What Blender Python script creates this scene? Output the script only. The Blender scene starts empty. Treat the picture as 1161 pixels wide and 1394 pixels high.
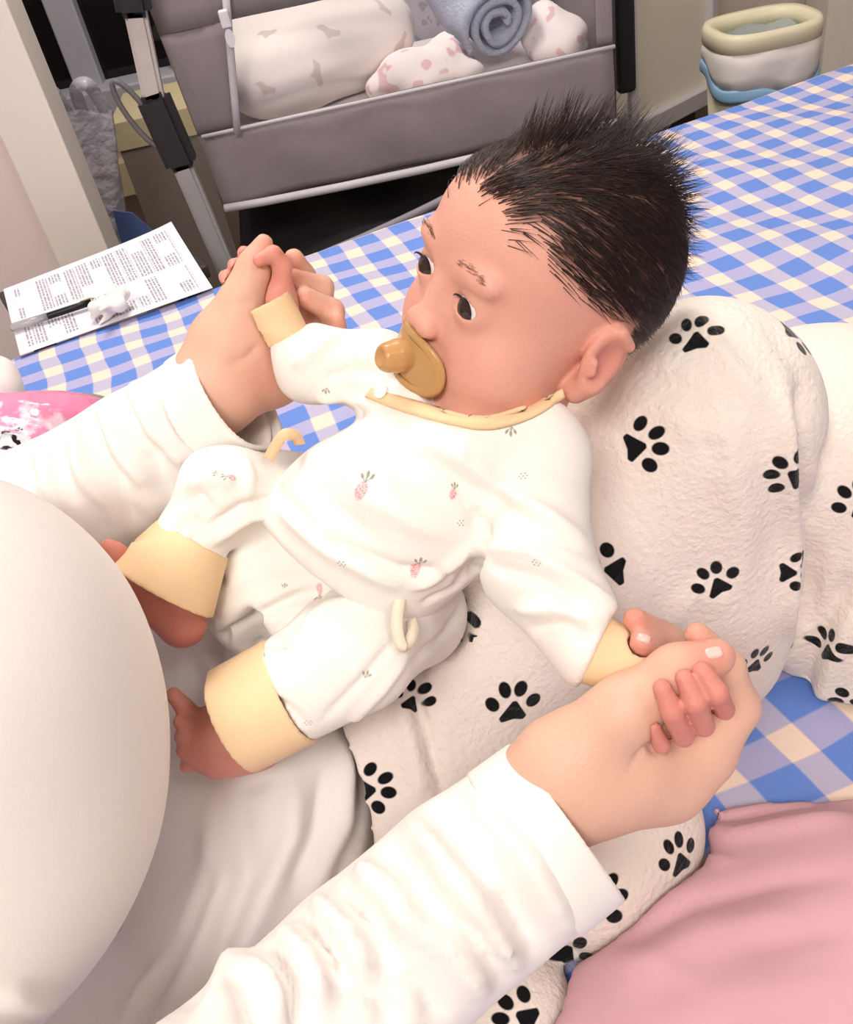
import bpy, bmesh, math, random
import numpy as np
from mathutils import Vector, Matrix
from mathutils.bvhtree import BVHTree

random.seed(7); np.random.seed(7)
SC = bpy.context.scene
COL = SC.collection

# ------------------------------------------------------------------ camera, world, light, exposure
IW, IH = 1161, 1394
FOC = 1250.0
PITCH, ROLL = math.radians(39.4), math.radians(12.4)
BED = 0.50                                   # height of the bed top
CAMP = np.array([0.0, 0.0, BED + 0.58])
FW = np.array([0, math.cos(PITCH), -math.sin(PITCH)])
_u0 = np.array([0, math.sin(PITCH), math.cos(PITCH)]); _r0 = np.array([1.0, 0, 0])
RT = math.cos(ROLL) * _r0 - math.sin(ROLL) * _u0
UP = math.cos(ROLL) * _u0 + math.sin(ROLL) * _r0

cam_d = bpy.data.cameras.new('camera'); cam = bpy.data.objects.new('camera', cam_d); COL.objects.link(cam)
cam_d.sensor_fit = 'VERTICAL'; cam_d.sensor_height = 36.0; cam_d.lens = 36.0 * FOC / IH
cam_d.clip_start = 0.02; cam_d.clip_end = 50
M = Matrix.Identity(4)
for i in range(3):
    M[i][0] = RT[i]; M[i][1] = UP[i]; M[i][2] = -FW[i]; M[i][3] = CAMP[i]
cam.matrix_world = M
SC.camera = cam

W = bpy.data.worlds.new('world'); SC.world = W; W.use_nodes = True
W.node_tree.nodes['Background'].inputs[0].default_value = (1.0, 0.95, 0.93, 1)
W.node_tree.nodes['Background'].inputs[1].default_value = 0.85

def area(name, loc, aim, size, power, col):
    d = bpy.data.lights.new(name, 'AREA'); d.shape = 'DISK'; d.size = size; d.energy = power; d.color = col
    o = bpy.data.objects.new(name, d); COL.objects.link(o)
    o.location = loc
    o.rotation_euler = (Vector(aim) - Vector(loc)).to_track_quat('-Z', 'Y').to_euler()
    return o
area('ceiling_lamp_light', (-0.10, 1.70, 2.64), (0.1, 1.5, 0.6), 1.0, 58, (1.0, 0.95, 0.91))
area('added_fill_behind_camera', (-0.50, -1.0, 2.6), (0.0, 0.9, 0.6), 1.0, 80, (1.0, 0.955, 0.925))  # added fill from behind the camera, not a lamp of the room
area('added_fill_right', (1.2, -0.5, 2.64), (0.0, 0.4, 0.6), 1.2, 26, (1.0, 0.955, 0.925))  # added fill from the right to brighten lap and torso, no real lamp

SC.view_settings.view_transform = 'Standard'; SC.view_settings.look = 'None'
SC.view_settings.gamma = 1.0; SC.view_settings.use_curve_mapping = False
SC.view_settings.exposure = -0.52

# ------------------------------------------------------------------ projection helpers (lay-out only)
def ray(px, py): return FW + (px - IW / 2) / FOC * RT - (py - IH / 2) / FOC * UP
def U(px, py, d): return CAMP + d * ray(px, py)                 # point seen at that pixel, at depth d
def G(px, py, z=BED):
    v = ray(px, py); return CAMP + v * ((z - CAMP[2]) / v[2])
def YP(px, py, y):
    v = ray(px, py); return CAMP + v * ((y - CAMP[1]) / v[1])
def proj(w):
    v = np.asarray(w) - CAMP; d = v @ FW
    return np.stack([IW / 2 + FOC * (v @ RT) / d, IH / 2 - FOC * (v @ UP) / d, d], -1)

# ------------------------------------------------------------------ materials
def srgb(r, g, b):
    f = lambda c: (c / 255 / 12.92) if c / 255 <= 0.04045 else ((c / 255 + 0.055) / 1.055) ** 2.4
    return (f(r), f(g), f(b), 1)

class NT:
    """small node helper"""
    def __init__(s, name, rough=0.6, spec=0.3):
        s.m = bpy.data.materials.new(name); s.m.use_nodes = True
        s.t = s.m.node_tree; s.b = s.t.nodes['Principled BSDF']
        s.b.inputs['Roughness'].default_value = rough
        s.b.inputs['Specular IOR Level'].default_value = spec
    def n(s, typ, **kw):
        nd = s.t.nodes.new(typ)
        for k, v in kw.items():
            if k.startswith('i_'):
                k2 = k[2:]; k2 = int(k2) if k2.isdigit() else k2.replace('_', ' ')
                nd.inputs[k2].default_value = v
            else: setattr(nd, k, v)
        return nd
    def l(s, a, b): s.t.links.new(a, b)
    def math(s, op, a, b=None, c=None, clamp=False):
        nd = s.t.nodes.new('ShaderNodeMath'); nd.operation = op; nd.use_clamp = clamp
        for i, v in enumerate((a, b, c)):
            if v is None: continue
            if isinstance(v, (int, float)): nd.inputs[i].default_value = v
            else: s.l(v, nd.inputs[i])
        return nd.outputs[0]
    def mix(s, fac, a, b):
        nd = s.t.nodes.new('ShaderNodeMix'); nd.data_type = 'RGBA'
        for k, v in ((0, fac), (6, a), (7, b)):
            if isinstance(v, (int, float)): nd.inputs[k].default_value = v
            elif isinstance(v, tuple): nd.inputs[k].default_value = v
            else: s.l(v, nd.inputs[k])
        return nd.outputs[2]
    def coord(s, kind='Object'):
        return s.t.nodes.new('ShaderNodeTexCoord').outputs[kind]
    def noise(s, scale, detail=3, vec=None, rough=0.5):
        nd = s.t.nodes.new('ShaderNodeTexNoise'); nd.inputs['Scale'].default_value = scale
        nd.inputs['Detail'].default_value = detail; nd.inputs['Roughness'].default_value = rough
        s.l(vec if vec is not None else s.coord(), nd.inputs['Vector'])
        return nd.outputs['Fac']
    def attr(s, name):
        nd = s.t.nodes.new('ShaderNodeAttribute'); nd.attribute_name = name; return nd
    def below(s, v, edge, soft):        # 1 where v < edge
        nd = s.t.nodes.new('ShaderNodeMapRange'); nd.interpolation_type = 'SMOOTHSTEP'
        s.l(v, nd.inputs[0]); nd.inputs[1].default_value = edge - soft; nd.inputs[2].default_value = edge + soft
        nd.inputs[3].default_value = 1; nd.inputs[4].default_value = 0
        return nd.outputs[0]
    def bump(s, h, dist=0.001, strength=1.0):
        nd = s.t.nodes.new('ShaderNodeBump'); nd.inputs['Distance'].default_value = dist
        nd.inputs['Strength'].default_value = strength
        s.l(h, nd.inputs['Height']); s.l(nd.outputs[0], s.b.inputs['Normal'])
    def color(s, c):
        if isinstance(c, tuple): s.b.inputs['Base Color'].default_value = c
        else: s.l(c, s.b.inputs['Base Color'])
    def sheen(s, w=0.3): s.b.inputs['Sheen Weight'].default_value = w
    def sss(s, w, scale, rad=(1, 0.35, 0.2)):
        s.b.inputs['Subsurface Weight'].default_value = w; s.b.inputs['Subsurface Scale'].default_value = scale
        s.b.inputs['Subsurface Radius'].default_value = rad

def plain(name, rgb, rough=0.6, var=0.06, scale=40, bump=0.0, bscale=300, spec=0.3, metal=0.0):
    t = NT(name, rough, spec); c = srgb(*rgb)
    dk = tuple(x * (1 - var * 2) for x in c[:3]) + (1,)
    t.color(t.mix(t.noise(scale), dk, c)); t.b.inputs['Metallic'].default_value = metal
    if bump: t.bump(t.noise(bscale, 4), bump)
    return t.m

# ------------------------------------------------------------------ object helpers
def link(name, verts, faces, mat, parent=None, smooth=True):
    me = bpy.data.meshes.new(name); me.from_pydata([tuple(map(float, v)) for v in verts], [], [tuple(map(int, f)) for f in faces])
    me.validate(); me.update()
    if smooth: me.polygons.foreach_set('use_smooth', [True] * len(me.polygons))
    o = bpy.data.objects.new(name, me); COL.objects.link(o)
    if mat: me.materials.append(mat)
    if parent: adopt(o, parent)
    return o
def adopt(o, parent):
    o.parent = parent
    if parent.type == 'EMPTY':
        o.matrix_parent_inverse = Matrix.Translation(parent.location).inverted()
def bmobj(name, bm, mat, parent=None, smooth=False):
    me = bpy.data.meshes.new(name); bm.normal_update(); bm.to_mesh(me); bm.free()
    if smooth: me.polygons.foreach_set('use_smooth', [True] * len(me.polygons))
    if mat: me.materials.append(mat)
    o = bpy.data.objects.new(name, me); COL.objects.link(o)
    if parent: adopt(o, parent)
    return o
def tag(o, label=None, cat=None, group=None, kind=None):
    for k, v in (('label', label), ('category', cat), ('group', group), ('kind', kind)):
        if v: o[k] = v
    return o
def thing(name, loc, label, cat, group=None):
    o = bpy.data.objects.new(name, None); COL.objects.link(o); o.location = tuple(loc)
    o.empty_display_size = 0.05
    return tag(o, label, cat, group)
def box(bm, c, s, rz=0.0, bev=0.0):
    r = bmesh.ops.create_cube(bm, size=1.0)
    mat = Matrix.Translation(Vector(c)) @ Matrix.Rotation(rz, 4, 'Z') @ Matrix.Diagonal((s[0], s[1], s[2], 1))
    bmesh.ops.transform(bm, matrix=mat, verts=r['verts'])
    if bev:
        es = list({e for v in r['verts'] for e in v.link_edges})
        bmesh.ops.bevel(bm, geom=es, offset=bev, segments=3, affect='EDGES', profile=0.5)
def boxobj(name, c, s, mat, parent=None, rz=0.0, bev=0.0, smooth=False):
    bm = bmesh.new(); box(bm, c, s, rz, bev); return bmobj(name, bm, mat, parent, smooth)
def sweep(path, rad, n=10, cap=True, flat=1.0):
    """tube along a path; rad a number or a list"""
    P = [Vector(tuple(p)) for p in path]; m = len(P)
    R = [rad] * m if isinstance(rad, (int, float)) else list(rad)
    V, F = [], []; up = Vector((0.12, 0.31, 0.94)).normalized()
    for i in range(m):
        t = (P[min(i + 1, m - 1)] - P[max(i - 1, 0)]).normalized()
        a = t.cross(up); a = a.normalized() if a.length > 1e-4 else t.orthogonal().normalized()
        b = t.cross(a).normalized(); up = (a.cross(t)).normalized()
        for k in range(n):
            th = 2 * math.pi * k / n
            V.append(P[i] + a * (R[i] * math.cos(th)) + b * (R[i] * flat * math.sin(th)))
    for i in range(m - 1):
        for k in range(n):
            F.append((i * n + k, i * n + (k + 1) % n, (i + 1) * n + (k + 1) % n, (i + 1) * n + k))
    if cap:
        F.append(tuple(range(n))[::-1]); F.append(tuple((m - 1) * n + k for k in range(n)))
    return V, F
def tube(name, path, rad, mat, parent=None, n=10, flat=1.0):
    V, F = sweep(path, rad, n, True, flat); return link(name, V, F, mat, parent)
def smooth_path(pts, sub=6):
    P = [np.asarray(p, float) for p in pts]; out = []
    for i in range(len(P) - 1):
        a, b = P[max(i - 1, 0)], P[i]; c, d = P[i + 1], P[min(i + 2, len(P) - 1)]
        for k in range(sub):
            t = k / sub
            out.append(0.5 * ((2 * b) + (c - a) * t + (2 * a - 5 * b + 4 * c - d) * t * t + (3 * b - a - 3 * c + d) * t ** 3))
    out.append(P[-1]); return out

# ------------------------------------------------------------------ implicit surfaces: smooth union of tapered limbs, meshed by surface nets
class Field:
    def __init__(s, h=0.003, k=0.01):
        s.h = h; s.k = k; s.ops = []
    def cap(s, a, b, ra, rb, k=None, sub=False):
        a, b = np.asarray(a, float), np.asarray(b, float); m = max(ra, rb)
        lo, hi = np.minimum(a, b) - m, np.maximum(a, b) + m
        def f(p):
            ab = b - a; L2 = max(ab @ ab, 1e-12)
            t = np.clip(((p - a) @ ab) / L2, 0, 1)
            return np.linalg.norm(p - a - t[..., None] * ab, axis=-1) - (ra + (rb - ra) * t)
        s.ops.append((f, lo, hi, s.k if k is None else k, 'sub' if sub else 'add')); return s
    def chain(s, pts, k=None, sub=False, scale=1.0, off=0.0):
        """pts: (point, radius)"""
        for (a, ra), (b, rb) in zip(pts[:-1], pts[1:]): s.cap(a, b, ra * scale + off, rb * scale + off, k, sub)
        return s
    def ell(s, c, rad, ax=None, k=None, sub=False):
        c = np.asarray(c, float); rad = np.asarray(rad, float)
        A = np.eye(3) if ax is None else np.asarray(ax, float)
        ext = np.abs(A.T * rad).sum(1)
        def f(p):
            q = (p - c) @ A.T
            k0 = np.linalg.norm(q / rad, axis=-1); k1 = np.linalg.norm(q / rad ** 2, axis=-1)
            return np.where(k1 > 1e-9, k0 * (k0 - 1) / np.maximum(k1, 1e-9), -rad.min())
        s.ops.append((f, c - ext, c + ext, s.k if k is None else k, 'sub' if sub else 'add')); return s
    def cut(s, c, n, k=0.002):          # keeps the side the normal points away from
        c = np.asarray(c, float); n = np.asarray(n, float) / np.linalg.norm(n)
        s.ops.append((lambda p: (p - c) @ n, None, None, k, 'cut')); return s
    def localcut(s, c, n, rad, k=0.002):   # the same, only inside a ball round c
        c = np.asarray(c, float); n = np.asarray(n, float) / np.linalg.norm(n)
        s.ops.append((lambda p: np.maximum(-((p - c) @ n), np.linalg.norm(p - c, axis=-1) - rad), c - rad, c + rad, k, 'sub')); return s
    def grid(s):
        adds = [o for o in s.ops if o[4] == 'add']
        lo = np.min([o[1] for o in adds], 0) - 4 * s.h - 0.01; hi = np.max([o[2] for o in adds], 0) + 4 * s.h + 0.01
        n = np.ceil((hi - lo) / s.h).astype(int) + 1
        D = np.full(n, 1.0)
        for f, l, h_, k, kind in s.ops:
            if l is None: i0, i1 = np.zeros(3, int), n
            else:
                m = 3 * k + 4 * s.h
                i0 = np.clip(np.floor((l - m - lo) / s.h).astype(int), 0, n); i1 = np.clip(np.ceil((h_ + m - lo) / s.h).astype(int) + 1, 0, n)
            if (i1 <= i0).any(): continue
            ax = [lo[j] + s.h * np.arange(i0[j], i1[j]) for j in range(3)]
            p = np.stack(np.meshgrid(*ax, indexing='ij'), -1)
            d = f(p); sl = tuple(slice(i0[j], i1[j]) for j in range(3)); c = D[sl]
            kk = max(k, 1e-6)
            if kind == 'add':
                hh = np.clip(0.5 + 0.5 * (c - d) / kk, 0, 1); D[sl] = c * (1 - hh) + d * hh - kk * hh * (1 - hh)
            else:
                e = -d if kind == 'sub' else d
                hh = np.clip(0.5 - 0.5 * (c - e) / kk, 0, 1); D[sl] = c * (1 - hh) + e * hh + kk * hh * (1 - hh)
        s._g = (D, lo)
        return D, lo
    def carve(s, others, gap=0.0015):
        """hollow this body where the others lie in it"""
        g0 = s.grid
        def grid():
            D, lo = g0(); D = D.copy(); ii = np.argwhere(D < 0.012); P = lo + s.h * ii; d = np.full(len(P), 1.0)
            for o in others: d = np.minimum(d, sampler(o)(P))
            D[tuple(ii.T)] = np.maximum(D[tuple(ii.T)], gap - d); s._g = (D, lo); return s._g
        s.grid = grid; return s
    def mesh(s):
        D, lo = s.grid(); return surface_net(D, lo, s.h)

def surface_net(D, lo, h):
    n = np.array(D.shape); S = D < 0
    cells = n - 1
    cnt = np.zeros(cells, int)
    for dx in (0, 1):
        for dy in (0, 1):
            for dz in (0, 1): cnt += S[dx:dx + cells[0], dy:dy + cells[1], dz:dz + cells[2]]
    act = np.argwhere((cnt > 0) & (cnt < 8))
    idx = -np.ones(cells, int); idx[tuple(act.T)] = np.arange(len(act))
    acc = np.zeros((len(act), 3)); num = np.zeros(len(act))
    C8 = [(x, y, z) for x in (0, 1) for y in (0, 1) for z in (0, 1)]
    for a in C8:
        for j in range(3):
            if a[j]: continue
            b = list(a); b[j] = 1
            va = D[tuple((act + a).T)]; vb = D[tuple((act + b).T)]
            m = (va < 0) != (vb < 0)
            t = np.where(m, va / np.where(m, va - vb, 1), 0)
            q = np.tile(np.array(a, float), (len(act), 1)); q[:, j] = t
            acc[m] += q[m]; num += m
    V = lo + h * (act + acc / num[:, None])
    F = []
    for j in range(3):
        o1, o2 = (j + 1) % 3, (j + 2) % 3
        sl0 = [slice(None)] * 3; sl1 = [slice(None)] * 3
        sl0[j] = slice(0, n[j] - 1); sl1[j] = slice(1, n[j])
        A = S[tuple(sl0)]; B = S[tuple(sl1)]
        e = np.argwhere(A != B)
        ok = (e[:, o1] > 0) & (e[:, o2] > 0) & (e[:, o1] < n[o1] - 1) & (e[:, o2] < n[o2] - 1); e = e[ok]
        flip = A[tuple(e.T)]
        def at(d1, d2):
            q = e.copy(); q[:, o1] -= d1; q[:, o2] -= d2; return idx[tuple(q.T)]
        q = np.stack([at(1, 1), at(0, 1), at(0, 0), at(1, 0)], 1)
        q[~flip] = q[~flip][:, ::-1]
        F.append(q)
    return V, np.concatenate(F)

def relax(V, F, it=2, lam=0.5, mask=None):
    E = np.concatenate([F[:, [0, 1]], F[:, [1, 2]], F[:, [2, 3]], F[:, [3, 0]]])
    for _ in range(it):
        s = np.zeros_like(V); c = np.zeros(len(V))
        for j in range(3):
            s[:, j] = np.bincount(E[:, 0], V[E[:, 1], j], len(V)) + np.bincount(E[:, 1], V[E[:, 0], j], len(V))
        c = np.bincount(E[:, 0], minlength=len(V)) + np.bincount(E[:, 1], minlength=len(V))
        d = s / np.maximum(c, 1)[:, None] - V
        V = V + lam * (d if mask is None else d * mask[:, None])
    return V
def normals(V, F):
    N = np.zeros_like(V)
    fn = np.cross(V[F[:, 2]] - V[F[:, 0]], V[F[:, 3]] - V[F[:, 1]])
    for j in range(4):
        for a in range(3): N[:, a] += np.bincount(F[:, j], fn[:, a], len(V))
    return N / np.maximum(np.linalg.norm(N, axis=1), 1e-12)[:, None]
def bvh(V, F): return BVHTree.FromPolygons([tuple(v) for v in V], [tuple(int(i) for i in f) for f in F])
def hit(tree, px, py):
    r = Vector(ray(px, py)).normalized(); h = tree.ray_cast(Vector(CAMP), r)
    return (np.array(h[0]), np.array(h[1])) if h[0] is not None else (None, None)

def folds(V, F, strokes, near=0.10):
    """raise or press soft creases into a cloth: (pixel polyline, half-width px, height mm)"""
    T = bvh(V, F); N = normals(V, F); disp = np.zeros(len(V))
    for pl, wpx, hmm in strokes:
        P3 = []
        pts = [np.array(p, float) for p in pl]
        for a, b in zip(pts[:-1], pts[1:]):
            m = max(2, int(np.linalg.norm(b - a) / 10))
            for i in range(m): P3.append((a + (b - a) * i / m))
        P3.append(pts[-1])
        H = []
        for i, q in enumerate(P3):
            w, _ = hit(T, *q)
            if w is not None: H.append((w, i / max(1, len(P3) - 1)))
        if len(H) < 2: continue
        A = np.array([h_[0] for h_ in H]); tt = np.array([h_[1] for h_ in H])
        wd = wpx * np.median((A - CAMP) @ FW) / FOC
        lo, hi = A.min(0) - 3 * wd, A.max(0) + 3 * wd
        sel = np.where(((V > lo) & (V < hi)).all(1))[0]
        if not len(sel): continue
        Q = V[sel]; best = np.full(len(sel), 1e9); bt = np.zeros(len(sel))
        for i in range(len(A) - 1):
            a, b = A[i], A[i + 1]; ab = b - a
            if ab @ ab > (12 * wd) ** 2 and ab @ ab > 0.03 ** 2: continue
            t = np.clip((Q - a) @ ab / max(ab @ ab, 1e-12), 0, 1)
            d = np.linalg.norm(Q - a - t[:, None] * ab, axis=1); m = d < best
            best[m] = d[m]; bt[m] = (tt[i] + (tt[i + 1] - tt[i]) * t)[m]
        taper = np.clip(np.minimum(bt, 1 - bt) / 0.18, 0.0, 1) ** 0.7 * 0.85 + 0.15
        disp[sel] += hmm * 0.001 * np.exp(-(best / wd) ** 2) * taper
    return V + N * disp[:, None]

def fbm(P, scale, seed=0, octaves=2):
    """cheap smooth noise from a few random plane waves"""
    rs = np.random.RandomState(seed); out = np.zeros(len(P)); amp = 1.0
    for o in range(octaves):
        for _ in range(6):
            d = rs.normal(size=3); d /= np.linalg.norm(d)
            out += amp * np.sin(P @ d * scale * (1.7 ** o) * rs.uniform(0.6, 1.4) + rs.uniform(0, 6.28)) / 6
        amp *= 0.5
    return out
def setattr_f(o, name, vals):
    a = o.data.attributes.new(name, 'FLOAT', 'POINT'); a.data.foreach_set('value', np.asarray(vals, dtype=np.float32))

def sampler(field):
    D, lo = getattr(field, '_g', None) or field.grid(); h = field.h; n = np.array(D.shape)
    def f(P):
        q = (P - lo) / h; i = np.floor(q).astype(int); out = np.full(len(P), 1.0)
        ok = ((i >= 0) & (i < n - 1)).all(1); i = i[ok]; t = q[ok] - i; v = 0
        for a in (0, 1):
            for b in (0, 1):
                for c in (0, 1):
                    w = (t[:, 0] if a else 1 - t[:, 0]) * (t[:, 1] if b else 1 - t[:, 1]) * (t[:, 2] if c else 1 - t[:, 2])
                    v = v + w * D[i[:, 0] + a, i[:, 1] + b, i[:, 2] + c]
        out[ok] = v; return out
    return f
def yield_to(V, F, fields, gap=0.002, it=10):
    """dent a soft mesh where another body presses into it"""
    for fld in fields:
        f = sampler(fld)
        for _ in range(it):
            d = f(V); m = d < gap
            if not m.any(): break
            Q = V[m]; e = 0.002
            g = np.stack([f(Q + np.eye(3)[j] * e) - f(Q - np.eye(3)[j] * e) for j in range(3)], 1)
            g /= np.maximum(np.linalg.norm(g, axis=1), 1e-6)[:, None]
            V = V.copy(); V[m] = Q + g * np.minimum(gap - d[m] + 0.0003, 0.012)[:, None]
    return V

def densify(o, T, marks, cuts=2, reach=1.4):
    """finer mesh where a print lies, so that its outline stays crisp"""
    bm = bmesh.new(); bm.from_mesh(o.data); cs = []
    for m in marks:
        c, n = hit(T, m[0], m[1])
        if c is not None: cs.append((c, (m[2] * ((c - CAMP) @ FW) / FOC * reach)))
    if not cs: bm.free(); return np.array([v.co[:] for v in o.data.vertices])
    C_ = np.array([c for c, r in cs]); R_ = np.array([r for c, r in cs])
    mid = np.array([((e.verts[0].co + e.verts[1].co) / 2)[:] for e in bm.edges])
    near = np.zeros(len(mid), bool)
    for c, r in cs: near |= np.linalg.norm(mid - c, axis=1) < r
    es = [e for e, k in zip(bm.edges, near) if k]
    bmesh.ops.subdivide_edges(bm, edges=es, cuts=cuts, use_grid_fill=True)
    for f in bm.faces: f.smooth = True
    bm.to_mesh(o.data); bm.free(); o.data.update()
    return np.array([v.co[:] for v in o.data.vertices])

def pxr(rpx, d): return rpx * d / FOC
def pc(*pts):
    """chain in pixel terms: (px, py, depth, radius px) -> (point, radius m)"""
    return [(U(a, b, d), pxr(r, d)) for a, b, d, r in pts]
# ================================================================== the setting
wallm = plain('painted_wall', (226, 214, 200), 0.8, 0.02, 8, 0.0005, 60)
floorm = plain('grey_wood_floor', (110, 98, 90), 0.5, 0.15, 12)
ceilm = plain('ceiling_paint', (240, 238, 232), 0.9, 0.01)
creamm = plain('cream_paint', (248, 238, 226), 0.5, 0.02, 6)
pinkpaint = plain('pale_rose_panel', (244, 226, 222), 0.6, 0.02, 6)
tag(boxobj('floor', (0.3, 0.85, -0.02), (5.4, 4.7, 0.04), floorm), kind='structure')
tag(boxobj('ceiling', (0.3, 0.85, 2.72), (5.4, 4.7, 0.04), ceilm), kind='structure')
WY = 3.1
framem = plain('window_frame_grey', (196, 196, 204), 0.45, 0.03)
# back wall with the window opening on its left
wL, wR, wB, wT = -1.75, -0.42, 0.0, 2.1
wB = float(YP(110, 133, WY)[2])
def wallbox(bm, x0, x1, z0, z1): box(bm, ((x0 + x1) / 2, WY + 0.06, (z0 + z1) / 2), (x1 - x0, 0.12, z1 - z0))
bm = bmesh.new()
wallbox(bm, -2.4, wL, 0, 2.7); wallbox(bm, wR, 3.0, 0, 2.7); wallbox(bm, wL, wR, 0, wB); wallbox(bm, wL, wR, wT, 2.7)
tag(bmobj('wall_back', bm, plain('beige_wall', (222, 208, 196), 0.8, 0.03, 8)), kind='structure')
tag(boxobj('wall_left', (-2.46, 1.0, 1.35), (0.12, 5.0, 2.7), wallm), kind='structure')
tag(boxobj('wall_right', (3.06, 1.0, 1.35), (0.12, 5.0, 2.7), plain('taupe_wall', (214, 198, 186), 0.8, 0.03, 8)), kind='structure')
tag(boxobj('wall_front', (0.3, -1.5, 1.35), (5.4, 0.12, 2.7), wallm), kind='structure')
# window: frame, mullion at the pixel line, dark night glass
win = thing('window_1', (wL, WY, wB), None, None); tag(win, kind='structure')
xm = float(YP(98, 60, WY)[0])
bm = bmesh.new()
box(bm, ((wL + wR) / 2, WY + 0.02, wB - 0.035), (wR - wL + 0.1, 0.16, 0.11), 0, 0.006)
box(bm, ((wL + wR) / 2, WY + 0.05, wT), (wR - wL + 0.1, 0.1, 0.1), 0, 0.006)
for x, w in ((wL, 0.08), (xm, 0.085), (wR, 0.10)): box(bm, (x, WY + 0.05, (wB + wT) / 2), (w, 0.08, wT - wB), 0, 0.006)
bmobj('window_frame', bm, framem, win)
g = NT('night_window_glass', 0.05, 0.5); g.color((0.004, 0.004, 0.006, 1))
bm = bmesh.new(); box(bm, ((wL + wR) / 2, WY + 0.075, (wB + wT) / 2), (wR - wL, 0.012, wT - wB)); bmobj('pane', bm, g.m, win)
# low sill ledge with beige strip under the window
tag(boxobj('trim_1', (-0.9, WY - 0.04, wB - 0.24), (1.0, 0.08, 0.10), plain('beige_strip', (214, 196, 160), 0.6)), kind='structure')
# pale door-side partition at the left, near the bed
py0 = 1.80
pe = YP(150, 332, py0); pi_ = YP(85, 357, py0)
bm = bmesh.new()
box(bm, ((pe[0] + pi_[0]) / 2, py0 + 0.02, 1.35), (pe[0] - pi_[0], 0.10, 2.7), 0, 0.004)
tag(bmobj('trim_2', bm, creamm), kind='structure')
tag(boxobj('wall_partition', ((-2.4 + pi_[0]) / 2, py0 + 0.04, 1.35), (pi_[0] + 2.4, 0.08, 2.7), pinkpaint), kind='structure')
xr = float(YP(1122, 60, 2.9)[0])
tag(boxobj('trim_3', ((xr + 3.0) / 2, 2.97, 1.35), (3.0 - xr, 0.14, 2.7), plain('pale_taupe', (232, 222, 210), 0.7)), kind='structure')

# ================================================================== bed with gingham sheet
YAW = math.radians(17.1); ex = np.array([math.cos(YAW), math.sin(YAW), 0]); ey = np.array([-ex[1], ex[0], 0])
E0 = G(20, 485) + 0.024 * ey
def bedpt(u, v, z=BED): q = E0 + ex * u + ey * v; return np.array([q[0], q[1], z])
bed = thing('bed', bedpt(0.75, -0.8, 0), 'wide bed under the blue and cream checked sheet', 'bed')
gm = NT('gingham_sheet', 0.85, 0.15)
PER, PYAW = 0.0597, math.radians(13.6)
pc0 = G(490 / 3.87, 360 + 490 / 3.87)
tc = gm.coord('Object'); sep = gm.n('ShaderNodeSeparateXYZ')
wob = gm.n('ShaderNodeTexNoise', i_Scale=5.0); gm.l(tc, wob.inputs['Vector'])
off = gm.n('ShaderNodeVectorMath', operation='MULTIPLY_ADD'); gm.l(wob.outputs['Color'], off.inputs[0])
off.inputs[1].default_value = (0.03, 0.03, 0); gm.l(tc, off.inputs[2]); gm.l(off.outputs[0], sep.inputs[0])
ca, sa = math.cos(PYAW), math.sin(PYAW)
def stripe(cx, cy, ph, wd):
    u = gm.math('ADD', gm.math('MULTIPLY', sep.outputs[0], cx / PER), gm.math('MULTIPLY', sep.outputs[1], cy / PER))
    u = gm.math('SUBTRACT', u, ph)
    w = gm.math('ABSOLUTE', gm.math('SUBTRACT', u, gm.math('ROUND', u)))   # 0 at the cream stripe centre
    return gm.below(w, wd, 0.02)
pw = pc0 + np.array([0.015, 0.015, 0])
A = stripe(ca, sa, float((pw[0] * ca + pw[1] * sa) / PER), 0.205)
B = stripe(-sa, ca, float((-pw[0] * sa + pw[1] * ca) / PER), 0.225)
cream, blue, lilac, greyv = srgb(250, 224, 204), srgb(110, 144, 218), srgb(180, 178, 216), srgb(194, 188, 212)
gm.color(gm.mix(A, gm.mix(B, blue, lilac), gm.mix(B, greyv, cream)))
gm.bump(gm.noise(900, 3), 0.0006)
# sheet: a shell with a rounded far edge and side drop, slightly rumpled
nu, nv = 110, 90; V, F = [], []
prof = [(-1.9 + 1.86 * i / (nv - 1), 0.0) for i in range(nv)]
for k in range(1, 8): a = k / 7 * math.pi / 2; prof.append((-0.04 + 0.04 * math.sin(a), -0.04 * (1 - math.cos(a))))
prof += [(0.0, -0.04 - 0.02 * k) for k in range(1, 12)]
np_ = len(prof)
for i in range(nu):
    u = -0.35 + 2.25 * i / (nu - 1)
    for v, dz in prof:
        q = bedpt(u, v, BED + dz); w = 0.0035 * (math.sin(u * 9 + v * 4) * math.sin(v * 11 - u * 3) + 0.6 * math.sin(u * 23 + v * 17))
        V.append((q[0], q[1], q[2] + w * (1 if dz == 0 else 0.3)))
for i in range(nu - 1):
    for j in range(np_ - 1): F.append((i * np_ + j, (i + 1) * np_ + j, (i + 1) * np_ + j + 1, i * np_ + j + 1))
sheet = link('sheet', V, F, gm.m, bed)
mat_ = boxobj('mattress', bedpt(0.775, -0.95, BED - 0.12), (2.20, 1.86, 0.22), plain('mattress_white', (230, 226, 220), 0.8), bed, YAW, 0.03)
boxobj('bed_base', bedpt(0.775, -0.97, 0.14), (2.15, 1.80, 0.27), plain('bed_base_wood', (70, 60, 55), 0.6), bed, YAW, 0.01)

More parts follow.
